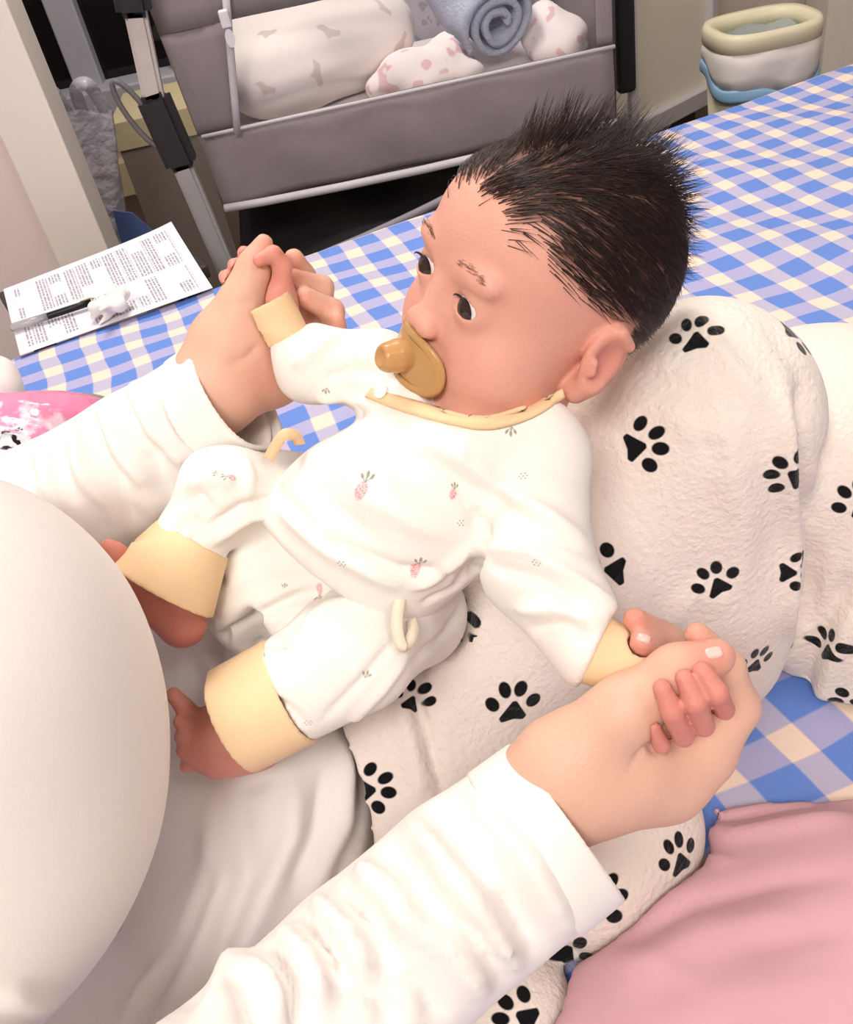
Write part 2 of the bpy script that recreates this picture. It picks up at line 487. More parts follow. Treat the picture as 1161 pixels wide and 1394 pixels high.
# ================================================================== bedside crib
CY = 1.80                                     # front plane of the crib
def cp(px, py, y=CY): return YP(px, py, y)
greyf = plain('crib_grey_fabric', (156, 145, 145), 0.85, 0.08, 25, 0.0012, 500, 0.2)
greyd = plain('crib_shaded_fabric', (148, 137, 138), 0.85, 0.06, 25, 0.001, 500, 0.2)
pipem = plain('crib_piping', (210, 204, 206), 0.7)
darkm = plain('crib_dark_plastic', (44, 40, 42), 0.5)
legm = plain('crib_leg_grey', (178, 174, 174), 0.4, 0.04)
blackf = plain('crib_black_fabric', (44, 41, 44), 0.5, 0.2, 30, 0.002, 30)
bl = cp(304, 275); br = cp(838, 172); zb = (bl[2] + br[2]) / 2
xl, xrr = float(bl[0]), float(br[0]); zp = float((cp(330, 163)[2] + cp(832, 70)[2]) / 2)
ztop = zb + 0.56; dep = 0.52
crib = thing('bedside_crib', (0.5 * (xl + xrr), CY + dep / 2, 0), 'grey fabric bedside crib with mesh front and zip', 'crib')
nseg = 24
def val(f, z): return f(z) if callable(f) else f
def panel(name, x0, x1, z0, z1, y, mat, bulge=0.0, nz=8, parent=crib, thick=0.006, wave=0.003):
    V, F = [], []
    for s in (0, 1):
        for i in range(nseg + 1):
            for j in range(nz + 1):
                a, b = i / nseg, j / nz
                e = math.sin(math.pi * min(max(a, 0.0), 1)) ** 0.5 * math.sin(math.pi * b) ** 0.6
                wv = wave * math.sin(a * 25 + b * 4)
                z = z0 + (z1 - z0) * b; xa, xb = val(x0, z), val(x1, z)
                V.append((xa + (xb - xa) * a, y - bulge * e - wv + s * thick, z0 + (z1 - z0) * b))
    m = (nseg + 1) * (nz + 1); I = lambda s, i, j: s * m + i * (nz + 1) + j
    for i in range(nseg):
        for j in range(nz):
            F.append((I(0, i, j), I(0, i + 1, j), I(0, i + 1, j + 1), I(0, i, j + 1)))
            F.append((I(1, i, j + 1), I(1, i + 1, j + 1), I(1, i + 1, j), I(1, i, j)))
    for i in range(nseg):
        F += [(I(1, i, 0), I(1, i + 1, 0), I(0, i + 1, 0), I(0, i, 0)), (I(0, i, nz), I(0, i + 1, nz), I(1, i + 1, nz), I(1, i, nz))]
    for j in range(nz):
        F += [(I(0, 0, j), I(0, 0, j + 1), I(1, 0, j + 1), I(1, 0, j)), (I(1, nseg, j), I(1, nseg, j + 1), I(0, nseg, j + 1), I(0, nseg, j))]
    return link(name, V, F, mat, parent)
zA, zB = cp(323, 172), cp(306, -30)
def zipx(z): return float(zA[0] + (zB[0] - zA[0]) * (z - zA[2]) / (zB[2] - zA[2]))
def leftx(z): return xl - 0.06 * max(0.0, z - zb)
lowp = panel('lower_front_panel', leftx, xrr, zb, zp, CY, greyf, 0.012)
zt = float(cp(330, 24)[2])                               # lower border of the top rail fabric, seen at the top of the photo
panel('upper_front_panel', leftx, xrr, zt, ztop, CY, greyf, 0.01)
# left side panel (tapering back), back and right panels
def sidep(name, x, xb, mat):
    V, F = [], []
    for s in (0, 1):
        for i in range(13):
            for j in range(13):
                a, b = i / 12, j / 12
                V.append((x + (xb - x) * a + (0.004 if s else 0) + 0.004 * math.sin(a * 9 + 3 * b) - 0.02 * math.sin(math.pi * a), CY + 0.006 + dep * a, zb + (ztop - zb) * b))
    I = lambda s, i, j: s * 169 + i * 13 + j
    for i in range(12):
        for j in range(12):
            F += [(I(0, i, j + 1), I(0, i + 1, j + 1), I(0, i + 1, j), I(0, i, j)), (I(1, i, j), I(1, i + 1, j), I(1, i + 1, j + 1), I(1, i, j + 1))]
    return link(name, V, F, mat, crib)
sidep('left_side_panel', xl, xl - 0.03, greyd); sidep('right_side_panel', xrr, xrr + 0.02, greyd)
patt = NT('crib_back_mesh_print', 0.8); nz_ = patt.noise(55, 1)
patt.color(patt.mix(patt.below(nz_, 0.40, 0.03), srgb(206, 202, 210), srgb(172, 168, 178)))
panel('back_panel', xl - 0.03, xrr + 0.02, zb, ztop, CY + dep, patt.m, 0.0)
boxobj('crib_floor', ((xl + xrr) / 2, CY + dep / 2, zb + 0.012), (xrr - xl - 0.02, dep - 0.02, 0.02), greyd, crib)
quiltw = plain('crib_mattress_cloth', (236, 226, 226), 0.9, 0.05, 14, 0.004, 22)
boxobj('crib_mattress', ((xl + xrr) / 2, CY + dep / 2 + 0.004, (zb + zp) / 2 - 0.03), (xrr - xl - 0.05, dep - 0.06, zp - zb - 0.0), quiltw, crib, 0, 0.02, True)
# posts at the two front corners where the mesh is sewn
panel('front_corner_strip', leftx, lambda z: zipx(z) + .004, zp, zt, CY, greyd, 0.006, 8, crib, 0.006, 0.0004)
panel('front_corner_strip', xrr - 0.03, xrr, zp, zt, CY, greyf, 0.004, 8, crib, 0.006, 0.0004)
mesh_m = NT('fine_crib_mesh', 0.7, 0.2); mesh_m.color(srgb(170, 164, 170))
mesh_m.b.inputs['Alpha'].default_value = 0.06
panel('mesh_window', zipx, xrr - 0.03, zp - 0.004, zt + 0.004, CY + 0.004, mesh_m.m, 0.004, 8, crib, 0.001)
tube('bottom_piping', [(xl, CY - 0.008, zb)] + [(xl + (xrr - xl) * t, CY - 0.012 - 0.01 * math.sin(math.pi * t), zb - 0.004 * math.sin(math.pi * t)) for t in (0.1, 0.3, 0.5, 0.7, 0.9)] + [(xrr, CY - 0.008, zb)], 0.008, pipem, crib)
tube('seam_piping', [(xl + (xrr - xl) * t, CY - 0.012, zp) for t in (0, 0.2, 0.4, 0.6, 0.8, 1)], 0.0035, pipem, crib)
zx = float(cp(316, 90)[0])
zip_ = tube('zip', [(zipx(z), CY - 0.015, z) for z in (zp - .008, zp + .05, zp + .12, zt, zt + .08)], 0.007, plain('zip_tape', (204, 200, 204), 0.5), crib, 8, 0.5)
pz = cp(313, 40); zx = zipx(pz[2])
bm = bmesh.new(); box(bm, (zx, CY - 0.026, pz[2] + 0.022), (0.017, 0.012, 0.028), 0, 0.003)
r = bmesh.ops.create_cone(bm, segments=16, radius1=0.010, radius2=0.010, depth=0.005, cap_ends=True)
bmesh.ops.transform(bm, matrix=Matrix.Translation((zx, CY - 0.028, pz[2] - 0.008)) @ Matrix.Rotation(math.pi / 2, 4, 'X') @ Matrix.Diagonal((0.8, 1.5, 1, 1)), verts=r['verts'])
bmobj('zip_puller', bm, plain('zip_puller_white', (232, 230, 232), 0.4), zip_)
# legs: slanting post at the left with dark hinge collar, twin at the right behind
ly = CY - 0.06
def quadbar(name, a, b, w, d, mat, parent):
    a, b = Vector(tuple(a)), Vector(tuple(b)); t = (b - a).normalized(); s = Vector((0, 1, 0)).cross(t).normalized(); n_ = t.cross(s)
    bm = bmesh.new(); r = bmesh.ops.create_cube(bm, size=1.0)
    mt = Matrix((tuple(s) + (0,), tuple(n_) + (0,), tuple(t) + (0,), (0, 0, 0, 1))).transposed()
    bmesh.ops.transform(bm, matrix=Matrix.Translation((a + b) / 2) @ mt @ Matrix.Diagonal((w, d, (b - a).length, 1)), verts=r['verts'])
    bmesh.ops.bevel(bm, geom=list(bm.edges), offset=min(w, d) * 0.2, segments=2, affect='EDGES')
    return bmobj(name, bm, mat, parent)
K0, K1, K2, K3 = YP(168, -60, ly), YP(206, 127, ly), YP(250, 228, ly), YP(316, 384, ly)
foot_l = K2 + (K3 - K2) * (K2[2] / (K2[2] - K3[2]))
cl = quadbar('leg', K2 + (K1 - K2) * .1, foot_l, 0.036, 0.03, legm, crib)
quadbar('leg_sleeve', K1, K2, 0.056, 0.05, darkm, cl)
up_leg = quadbar('upright', K0, K1 + (K2 - K1) * .1, 0.036, 0.03, plain('crib_upright_cream', (206, 196, 188), .4), crib)
quadbar('upright_sleeve', K0 + (K1 - K0) * -.2, K0 + (K1 - K0) * .42, 0.056, 0.05, darkm, up_leg)
quadbar('leg', (xrr - 0.02, CY + 0.1, zb + 0.02), (xrr + 0.04, CY + 0.1, 0), 0.036, 0.03, legm, crib)
quadbar('leg', (xl + 0.05, CY + dep - 0.05, zb + 0.02), (xl - 0.02, CY + dep - 0.05, 0), 0.036, 0.03, legm, crib)
quadbar('leg', (xrr - 0.05, CY + dep - 0.05, zb + 0.02), (xrr + 0.02, CY + dep - 0.05, 0), 0.036, 0.03, legm, crib)
# oval handle loop on the hinge
hc = K1 + (K2 - K1) * .2 + np.array([-0.035, -0.01, 0]); loop = []
for k in range(17):
    a = 2 * math.pi * k / 16; loop.append(hc + np.array([0.018 * math.cos(a) + 0.35 * 0.055 * -math.sin(a), 0, 0.06 * math.sin(a)]))
tube('carry_loop', loop, 0.005, plain('loop_grey', (110, 106, 108), 0.5), crib)
# black fabric shelf slung under the crib, its front rim bowed towards the bed
rimp = smooth_path([YP(300, 415, 1.55), YP(420, 353, 1.58), YP(500, 318, 1.62), YP(575, 283, 1.66), YP(660, 240, 1.70), YP(745, 203, 1.76), YP(850, 165, 1.84)], 6)
V, F = [], []; nr = len(rimp)
for i, q in enumerate(rimp):
    back = np.array([q[0] + .02, CY + .42, zb - .06])
    for j in range(15):
        b = j / 14; w = q * (1 - b) + back * b
        V.append((w[0], w[1], w[2] - .06 * math.sin(math.pi * b) ** .8 + .010 * math.sin(i * .5 + 9 * b) * math.sin(math.pi * b)))
for i in range(nr - 1):
    for j in range(14): F.append((i * 15 + j, (i + 1) * 15 + j, (i + 1) * 15 + j + 1, i * 15 + j + 1))
sh = link('storage_shelf', V, F, blackf, crib); sh.modifiers.new('s', 'SOLIDIFY').thickness = 0.004
tube('shelf_rim', [q - np.array([0, 0, .004]) for q in rimp], 0.008, plain('rim_painted_highlight', (140, 134, 140), 0.3), sh)  # highlight along the dark rim, put into its colour as grey
V, F = [], []
for i, q in enumerate(rimp):
    for j in range(6): V.append((q[0], q[1] - .01 - .004 * j, q[2] - .02 * j - .01))
for i in range(nr - 1):
    for j in range(5): F.append((i * 6 + j, (i + 1) * 6 + j, (i + 1) * 6 + j + 1, i * 6 + j + 1))
o = link('shelf_skirt', V, F, blackf, sh); o.modifiers.new('s', 'SOLIDIFY').thickness = 0.003
# ================================================================== materials for cloth and skin
def skin_mat(name, base, red, rough=0.5):
    t = NT(name, rough, 0.35); at = t.attr('red'); nz = t.noise(60, 4)
    c = t.mix(at.outputs['Fac'], srgb(*base), srgb(*red))
    t.color(t.mix(t.math('MULTIPLY', nz, 0.35), c, srgb(*[min(255, int(b * 0.92)) for b in base])))
    t.sss(0.18, 0.006); t.bump(t.noise(700, 3), 0.0003); return t
mum_skin = skin_mat('mother_skin', (228, 182, 158), (222, 138, 122)).m
baby_skin = skin_mat('baby_skin', (228, 168, 148), (214, 124, 112)).m
def cloth(name, rgb, bump=0.0004, bs=900, rough=0.9):
    t = NT(name, rough, 0.15); c = srgb(*rgb)
    t.color(t.mix(t.noise(25, 3), tuple(x * 0.96 for x in c[:3]) + (1,), c)); t.bump(t.noise(bs, 3), bump * .35); t.sheen(0.1); return t
white_knit = cloth('white_jersey', (242, 235, 229)).m
tan_rib = cloth('tan_rib_knit', (242, 208, 164), 0.0006, 1200).m

# ================================================================== paw print blanket over the raised knees
fb = Field(0.0031, 0.03)
fb.chain(pc((330, 1240, .66, 140), (520, 1020, .645, 145), (760, 770, .63, 150), (955, 568, .575, 150)))
fb.chain(pc((955, 568, .575, 150), (945, 760, .63, 133), (935, 860, .68, 120)), k=.02)
fb.chain(pc((300, 960, .70, 130), (650, 640, .68, 140), (900, 620, .67, 140)), k=.03); fb.chain(pc((900, 620, .67, 140), (1120, 612, .66, 165)), k=.010)
fb.chain(pc((1120, 610, .66, 165), (1165, 800, .70, 150), (1175, 880, .71, 128)), k=.008)
fb.chain(pc((640, 1080, .635, 120), (790, 1160, .60, 122), (848, 1118, .60, 108)), k=.03); fb.chain(pc((600, 1200, .60, 120), (740, 1190, .60, 90)), k=.03)
fb.chain(pc((640, 1290, .59, 100), (690, 1392, .55, 100), (640, 1490, .53, 100)), k=.006)
fb.chain(pc((700, 1060, .66, 105), (850, 965, .685, 95), (930, 860, .68, 110)), k=.03)
fb.cut((0, 0, BED + 0.004), (0, 0, -1), 0.004)
def stamp(V, T, marks, shapes):
    """signed distance of every vertex to the nearest printed shape; marks: (px, py, size px, angle deg, pts)"""
    D = np.full(len(V), 1.0)
    for px, py, size, ang, squash in marks:
        c, n = hit(T, px, py)
        if c is None: continue
        s = size * ((c - CAMP) @ FW) / FOC
        if n @ (c - CAMP) > 0: n = -n
        n = n - 0.55 * (c - CAMP) / np.linalg.norm(c - CAMP); n /= np.linalg.norm(n)
        a = math.radians(ang)
        e1 = math.cos(a) * RT - math.sin(a) * UP; e1 = e1 - n * (e1 @ n); e1 /= np.linalg.norm(e1)
        e2 = np.cross(e1, n); e2 /= np.linalg.norm(e2)
        if e2 @ UP * math.cos(a) + e2 @ RT * math.sin(a) > 0: e2 = -e2      # e2 points down the picture when ang = 0
        r = V - c; sel = np.where(np.linalg.norm(r, axis=1) < s * 1.6)[0]
        x, y = r[sel] @ e1 / s, r[sel] @ e2 / (s * squash)
        best = np.full(len(sel), 1.0)
        for sh_ in shapes:
            best = np.minimum(best, sh_(x, y))
        D[sel] = np.minimum(D[sel], best * s)
    return D
def s_ell(cx, cy, rx, ry, rot=0):
    c, s_ = math.cos(math.radians(rot)), math.sin(math.radians(rot))
    def f(x, y):
        u, v = (x - cx) * c + (y - cy) * s_, -(x - cx) * s_ + (y - cy) * c
        return (np.sqrt((u / rx) ** 2 + (v / ry) ** 2) - 1) * min(rx, ry)
    return f
def s_poly(pts, rnd=0.05):
    P = np.array(pts, float)
    def f(x, y):
        d = np.full(len(x), 1e9); ins = np.zeros(len(x), bool)
        for i in range(len(P)):
            a, b = P[i], P[(i + 1) % len(P)]; ab = b - a
            t = np.clip(((x - a[0]) * ab[0] + (y - a[1]) * ab[1]) / (ab @ ab), 0, 1)
            d = np.minimum(d, np.hypot(x - a[0] - t * ab[0], y - a[1] - t * ab[1]))
            c1 = (a[1] > y) != (b[1] > y)
            ins ^= c1 & (x < (b[0] - a[0]) * (y - a[1]) / np.where(b[1] == a[1], 1e-9, b[1] - a[1]) + a[0])
        return np.where(ins, -d, d) - rnd
    return f
PAW = [s_poly([(-0.02, -0.02), (0.04, -0.02), (0.36, 0.46), (0.30, 0.52), (0.0, 0.47), (-0.36, 0.55), (-0.40, 0.48)], 0.07),
       s_ell(-0.70, -0.02, 0.20, 0.27, -38), s_ell(-0.32, -0.48, 0.19, 0.29, -18), s_ell(0.18, -0.50, 0.21, 0.28, 12), s_ell(0.62, -0.06, 0.22, 0.26, 42)]
# ================================================================== the mother
mum = thing('person', U(60, 1250, .62), 'adult person in a long-sleeved white top holding both of the baby’s hands', 'person')
# --- shirt
fs = Field(0.0034, 0.02)
CA = np.array([RT, UP, FW])
fs.ell(U(-82, 1036, .42), (.100, .133, .115), CA)
fs.cap(U(-100, 1050, .45), U(-330, 1200, .42), .10, .12, k=.03)
fs.chain(pc((310, 940, .642, 150), (345, 1080, .617, 165), (350, 1250, .588, 165), (330, 1450, .55, 180), (100, 1500, .55, 200)), k=.01)
fs.chain(pc((-330, 1240, .40, 200), (-250, 900, .51, 180), (-80, 790, .55, 110)), k=.02)
fs.chain(pc((-80, 790, .55, 110), (80, 700, .562, 103), (200, 625, .556, 96), (318, 542, .532, 86)), k=.006)
fs.chain(pc((-150, 1750, .30, 190), (200, 1600, .32, 155), (380, 1450, .385, 140), (500, 1335, .41, 132), (640, 1212, .425, 126), (761, 1121, .43, 121)), k=.004)
fs.cap(U(-330, 1300, .40), U(-150, 1750, .30), .09, .05, k=.02)
n1 = U(766, 1120, .43) - U(640, 1218, .425); n1 /= np.linalg.norm(n1)
n2 = U(318, 542, .532) - U(200, 625, .556); n2 /= np.linalg.norm(n2)
fs.localcut(U(766, 1120, .43), n1, .06); fs.localcut(U(318, 542, .532), n2, .055)
for a, n_, r_ in ((U(766, 1120, .43), n1, .0405 - .0055), (U(318, 542, .532), n2, .0365 - .0055)):
    fs.cap(a + n_ * 0.02, a - n_ * 0.05, r_, r_ * 0.9, k=.002, sub=True)
fs.cut((0, 0, BED + .012), (0, 0, -1), .004)
SV, SF = fs.mesh(); SV = relax(SV, SF, 4)
ss = []
# near sleeve: soft rings running obliquely round the arm
for (a, b, w, h_) in [((655, 1060), (800, 1240), 10, -3), ((640, 1080), (775, 1265), 12, 3.5), ((590, 1100), (735, 1300), 14, -5), ((560, 1120), (700, 1320), 13, 6),
                      ((520, 1160), (600, 1240), 12, -6), ((600, 1240), (690, 1335), 10, -4), ((490, 1185), (560, 1270), 13, 6), ((545, 1250), (660, 1350), 14, 5), ((455, 1210), (540, 1320), 12, -6), ((540, 1320), (600, 1390), 10, -4),
                      ((430, 1230), (500, 1330), 14, 6), ((405, 1250), (470, 1340), 10, -6), ((470, 1340), (540, 1394), 10, -4), ((385, 1270), (440, 1370), 14, 6),
                      ((365, 1290), (410, 1394), 10, -6), ((345, 1310), (375, 1394), 12, 5), ((320, 1340), (340, 1394), 8, -5), ((620, 1130), (690, 1220), 9, 3), ((560, 1180), (640, 1260), 9, 4)]:
    m = ((a[0] + b[0]) / 2 + 8, (a[1] + b[1]) / 2 - 10); ss.append(([a, m, b], w, h_ * 2.5))
# far sleeve
for (a, b, w, h_) in [((205, 508), (270, 610), 9, -4), ((180, 524), (250, 630), 11, 4.5), ((165, 535), (215, 640), 8, -4.5),
                      ((140, 552), (200, 660), 12, 4.5), ((120, 568), (165, 660), 8, -5), ((100, 575), (140, 690), 12, 5), ((75, 590), (105, 690), 8, -5), ((55, 600), (90, 700), 12, 4), ((35, 610), (45, 660), 8, -4), ((215, 600), (235, 680), 10, -3), ((165, 640), (190, 720), 10, -3), ((120, 660), (150, 730), 10, -3)]:
    m = ((a[0] + b[0]) / 2 - 6, (a[1] + b[1]) / 2 + 6); ss.append(([a, m, b], w, h_ * 2.5))
# lap: long folds of the loose hem
for pl, w, h_ in [([(285, 1110), (288, 1180), (245, 1290), (165, 1394)], 13, 7), ([(300, 1060), (300, 1160), (260, 1260), (190, 1394)], 12, -6), ([(295, 1070), (305, 1200), (265, 1310), (215, 1394)], 12, 5),
                  ([(330, 1070), (335, 1200), (290, 1320), (240, 1394)], 10, -4), ([(400, 1060), (395, 1140), (345, 1260), (290, 1380)], 16, 6), ([(440, 1050), (430, 1130), (395, 1220)], 10, -4), ([(470, 1010), (465, 1120), (420, 1220)], 14, 5),
                  ([(495, 1010), (490, 1130), (450, 1210)], 8, -4), ([(270, 880), (300, 930), (290, 960)], 10, 5), ([(300, 880), (320, 920)], 8, -5), ([(330, 1075), (370, 1060)], 10, -3), ([(262, 880), (268, 930), (272, 970)], 10, -4),
                  ([(0, 1350), (70, 1372)], 14, 4)]:
    ss.append((pl, w, h_ * 1.6))
SV = folds(SV, SF, ss); SV = relax(SV, SF, 3)
SV = SV + normals(SV, SF) * (0.0012 * fbm(SV, 45, 5))[:, None]
shirt = link('long_sleeved_top', SV, SF, white_knit, mum)
HEMS = [(U(761, 1121, .43), n1, pxr(122, .43)), (U(318, 542, .532), n2, pxr(88, .53))]
ST = bvh(SV, SF)

# --- body: arms with hands, trunk, thighs (under the clothes)
def hand_paint(V, spots):
    red = np.zeros(len(V))
    for c, r, a in spots: red = np.maximum(red, a * np.exp(-(np.linalg.norm(V - c, axis=1) / r) ** 2))
    return red
fn = Field(0.0019, 0.008)
near_w = pc((500, 1330, .415, 74), (640, 1195, .428, 72), (738, 1087, .428, 73))
fn.chain(near_w, k=.01)
fn.chain(pc((738, 1087, .428, 73), (800, 1052, .424, 76), (850, 1040, .425, 74)), k=.012)
fn.chain(pc((830, 1058, .432, 66), (900, 1050, .436, 62), (952, 1018, .434, 50)), k=.012)
fn.chain(pc((765, 1035, .416, 62), (850, 968, .404, 43), (922, 916, .398, 34), (975, 894, .397, 26)), k=.010)
fn.chain(pc((952, 1018, .434, 50), (999, 962, .428, 34), (987, 908, .418, 26), (949, 864, .412, 18)), k=.004)
fn.chain(pc((940, 1010, .455, 40), (975, 910, .462, 26), (905, 868, .445, 20), (864, 843, .428, 17)), k=.003)
fn.chain(pc((930, 1010, .46, 40), (960, 925, .468, 26), (915, 893, .446, 20), (874, 875, .424, 18)), k=.003)
fn.chain(pc((915, 1015, .46, 36), (930, 960, .47, 24), (900, 935, .455, 18)), k=.003)
V1, F1 = fn.mesh(); V1 = relax(V1, F1, 2)
V1 = folds(V1, F1, [([(868, 1030), (880, 1015), (895, 1022)], 5, -2.2), ([(905, 1022), (925, 1012)], 5, -1.5), ([(855, 1050), (872, 1022)], 5, -1.2), ([(985, 965), (1000, 962)], 4, -1.0)])
red1 = hand_paint(V1, [(U(975, 890, .385), .014, .9), (U(949, 862, .40), .012, .9), (U(864, 843, .42), .014, .9), (U(874, 875, .415), .014, .9), (U(905, 868, .43), .014, .5), (U(960, 905, .385), .018, .4)])
ff = Field(0.0019, 0.008)
far_w = pc((120, 680, .560, 58), (230, 600, .550, 58), (298, 522, .53, 60))
ff.chain(far_w, k=.01)
ff.chain(pc((298, 522, .53, 60), (318, 470, .528, 50), (365, 500, .545, 50), (400, 470, .56, 42)), k=.012)
ff.chain(pc((310, 460, .522, 43), (330, 407, .516, 26), (346, 364, .513, 19), (359, 331, .512, 13)), k=.010)
ff.chain(pc((390, 460, .562, 34), (408, 400, .565, 20), (412, 375, .56, 17), (400, 352, .545, 14)), k=.003)
ff.chain(pc((405, 465, .565, 30), (438, 425, .562, 18), (438, 391, .55, 16), (398, 379, .533, 14)), k=.003)
ff.chain(pc((410, 480, .562, 28), (450, 455, .56, 18), (452, 424, .547, 17), (414, 404, .532, 14)), k=.003)
ff.chain(pc((410, 495, .56, 26), (463, 466, .552, 13), (459, 434, .54, 11)), k=.003)
V2, F2 = ff.mesh(); V2 = relax(V2, F2, 2)
V2 = folds(V2, F2, [([(310, 495), (335, 488), (352, 470)], 6, -2.0), ([(322, 408), (335, 412), (345, 408)], 5, -1.0)])
red2 = hand_paint(V2, [(U(358, 331, .50), .012, .8), (U(400, 352, .53), .012, .9), (U(398, 379, .52), .011, .9), (U(414, 404, .52), .011, .9), (U(459, 445, .53), .014, .9), (U(360, 520, .52), .02, .5)])
fc = Field(0.006, 0.03)
fc.ell(U(-90, 1050, .43), (.085, .115, .092), CA); fc.cap(U(-60, 1040, .46), U(-330, 1200, .43), .085, .095)
fc.chain(pc((300, 1000, .67, 120), (390, 1250, .63, 100), (300, 1420, .60, 110)))
fc.chain(pc((-330, 1240, .42, 150), (-250, 900, .51, 110), (-80, 790, .555, 66), (120, 680, .56, 58)), k=.02)
fc.chain(pc((-330, 1300, .41, 150), (-150, 1750, .33, 100), (200, 1600, .34, 90), (380, 1450, .395, 80), (500, 1330, .415, 74)), k=.02)
fc.chain(pc((330, 1240, .67, 100), (520, 1020, .655, 105), (760, 770, .64, 110), (955, 580, .59, 108), (940, 860, .69, 70)))
fc.chain(pc((300, 1000, .71, 100), (650, 650, .69, 100), (1120, 620, .675, 118), (1170, 880, .74, 66)))
fc.cut((0, 0, BED + 0.018), (0, 0, -1), 0.004)
V3, F3 = fc.mesh(); V3 = relax(V3, F3, 2)
def join(parts):
    V, F, A, n = [], [], [], 0
    for v, f, a in parts:
        V.append(v); F.append(f + n); A.append(a); n += len(v)
    return np.concatenate(V), np.concatenate(F), np.concatenate(A)
mb = join([(V1, F1, red1), (V2, F2, red2), (V3, F3, np.zeros(len(V3)))])
mbody = link('body', mb[0], mb[1], mum_skin, mum); setattr_f(mbody, 'red', mb[2])

# nails
nailm = plain('finger_nail', (240, 196, 184), 0.25, 0.02, 60, 0, 1, 0.5)
def nail(tree, px, py, ang, w, l, parent, mat=nailm, lift=0.0007):
    c, n = hit(tree, px, py)
    if c is None: return
    s = ((c - CAMP) @ FW) / FOC; a = math.radians(ang)
    if n @ (c - CAMP) > 0: n = -n
    e1 = math.cos(a) * RT - math.sin(a) * UP; e1 -= n * (e1 @ n); e1 /= np.linalg.norm(e1); e2 = np.cross(n, e1)
    V, F = [], []; nu, nv = 9, 7
    for i in range(nu):
        for j in range(nv):
            u, v = -1 + 2 * i / (nu - 1), -1 + 2 * j / (nv - 1)
            ww = w * s * (1 - max(0, abs(u) - .35) ** 2 * 1.2); q = c + e1 * u * l * s + e2 * v * ww
            r = tree.ray_cast(Vector(q + n * 0.01), Vector(-n), 0.02)
            q = np.array(r[0]) if r[0] is not None else q
            V.append(q + n * (lift - 0.0009 * max(abs(u), abs(v)) ** 6))
    for i in range(nu - 1):
        for j in range(nv - 1): F.append((i * nv + j, (i + 1) * nv + j, (i + 1) * nv + j + 1, i * nv + j + 1))
    o = link('fingernail', V, F, mat, parent); o.modifiers.new('s', 'SOLIDIFY').thickness = 0.0006; return o
T1 = bvh(V1, F1); T2 = bvh(V2, F2)
nail(T1, 972, 888, -15, 10, 13, mbody); nail(T1, 876, 868, 25, 8, 11, mbody)

# ================================================================== the baby
baby = thing('person', U(480, 800, .58), 'baby in a white carrot print suit lying on the knees of the adult', 'person')
# --- top: trunk and sleeves
ft = Field(0.0019, 0.014)
ft.chain(pc((655, 590, .49, 78), (605, 655, .498, 118), (510, 720, .52, 128), (445, 775, .545, 135)), k=.02)
ft.chain(pc((690, 610, .485, 60), (742, 622, .478, 58), (732, 770, .457, 74), (808, 882, .437, 60)), k=.010)
ft.chain(pc((560, 560, .50, 60), (515, 505, .515, 52), (425, 495, .522, 50), (388, 458, .52, 32)), k=.010)
ft.chain(pc((545, 560, .502, 34), (655, 600, .474, 42), (735, 580, .470, 38)), k=.014)
ft.cut(U(452, 768, .53), RT * -.60 - UP * .80 + FW * .12, .006)
nb = U(660, 570, .47)
ft.ell(U(655, 532, .462), (.032, .013, .03), CA, k=.004, sub=True)
ft.localcut(U(812, 886, .437), U(872, 915, .432) - U(812, 886, .437), .04); ft.localcut(U(388, 457, .52), U(363, 410, .513) - U(388, 457, .52), .026)
w1 = U(808, 882, .437) - U(732, 770, .457); w1 /= np.linalg.norm(w1)
ft.carve([fn, ff], .003); TV, TF = ft.mesh(); TV = relax(TV, TF, 5)
ts = [([(530, 590), (620, 625), (720, 690), (800, 740)], 16, 5), ([(560, 600), (640, 660), (760, 730), (815, 760)], 11, -4),
      ([(650, 690), (660, 740), (640, 800)], 10, -6), ([(622, 650), (640, 700), (655, 740)], 8, -2), ([(660, 745), (720, 750), (800, 800), (845, 830)], 10, 4), ([(670, 770), (740, 790), (800, 840)], 8, -3.5),
      ([(700, 830), (760, 830), (820, 850)], 10, 4), ([(720, 860), (770, 850), (800, 870)], 8, -4), ([(370, 660), (440, 735), (540, 775), (620, 780)], 9, -4), ([(380, 690), (450, 750), (545, 800)], 14, 5),
      ([(400, 620), (450, 690), (520, 740)], 14, -2.5), ([(440, 600), (500, 680), (600, 730)], 16, 2.5), ([(560, 800), (600, 780), (640, 745)], 10, 5), ([(575, 820), (620, 800), (640, 770)], 8, -5),
      ([(430, 545), (470, 540), (510, 560)], 9, 4), ([(440, 520), (480, 500), (530, 500)], 9, -4), ([(400, 500), (440, 470), (470, 450)], 9, 4), ([(470, 560), (520, 560), (580, 580)], 10, -3), ([(640, 590), (620, 640)], 5, 1.5)]
TV = folds(TV, TF, ts); TV = relax(TV, TF, 1); TV = TV + normals(TV, TF) * (0.0009 * fbm(TV, 70, 8))[:, None]
TT = bvh(TV, TF)
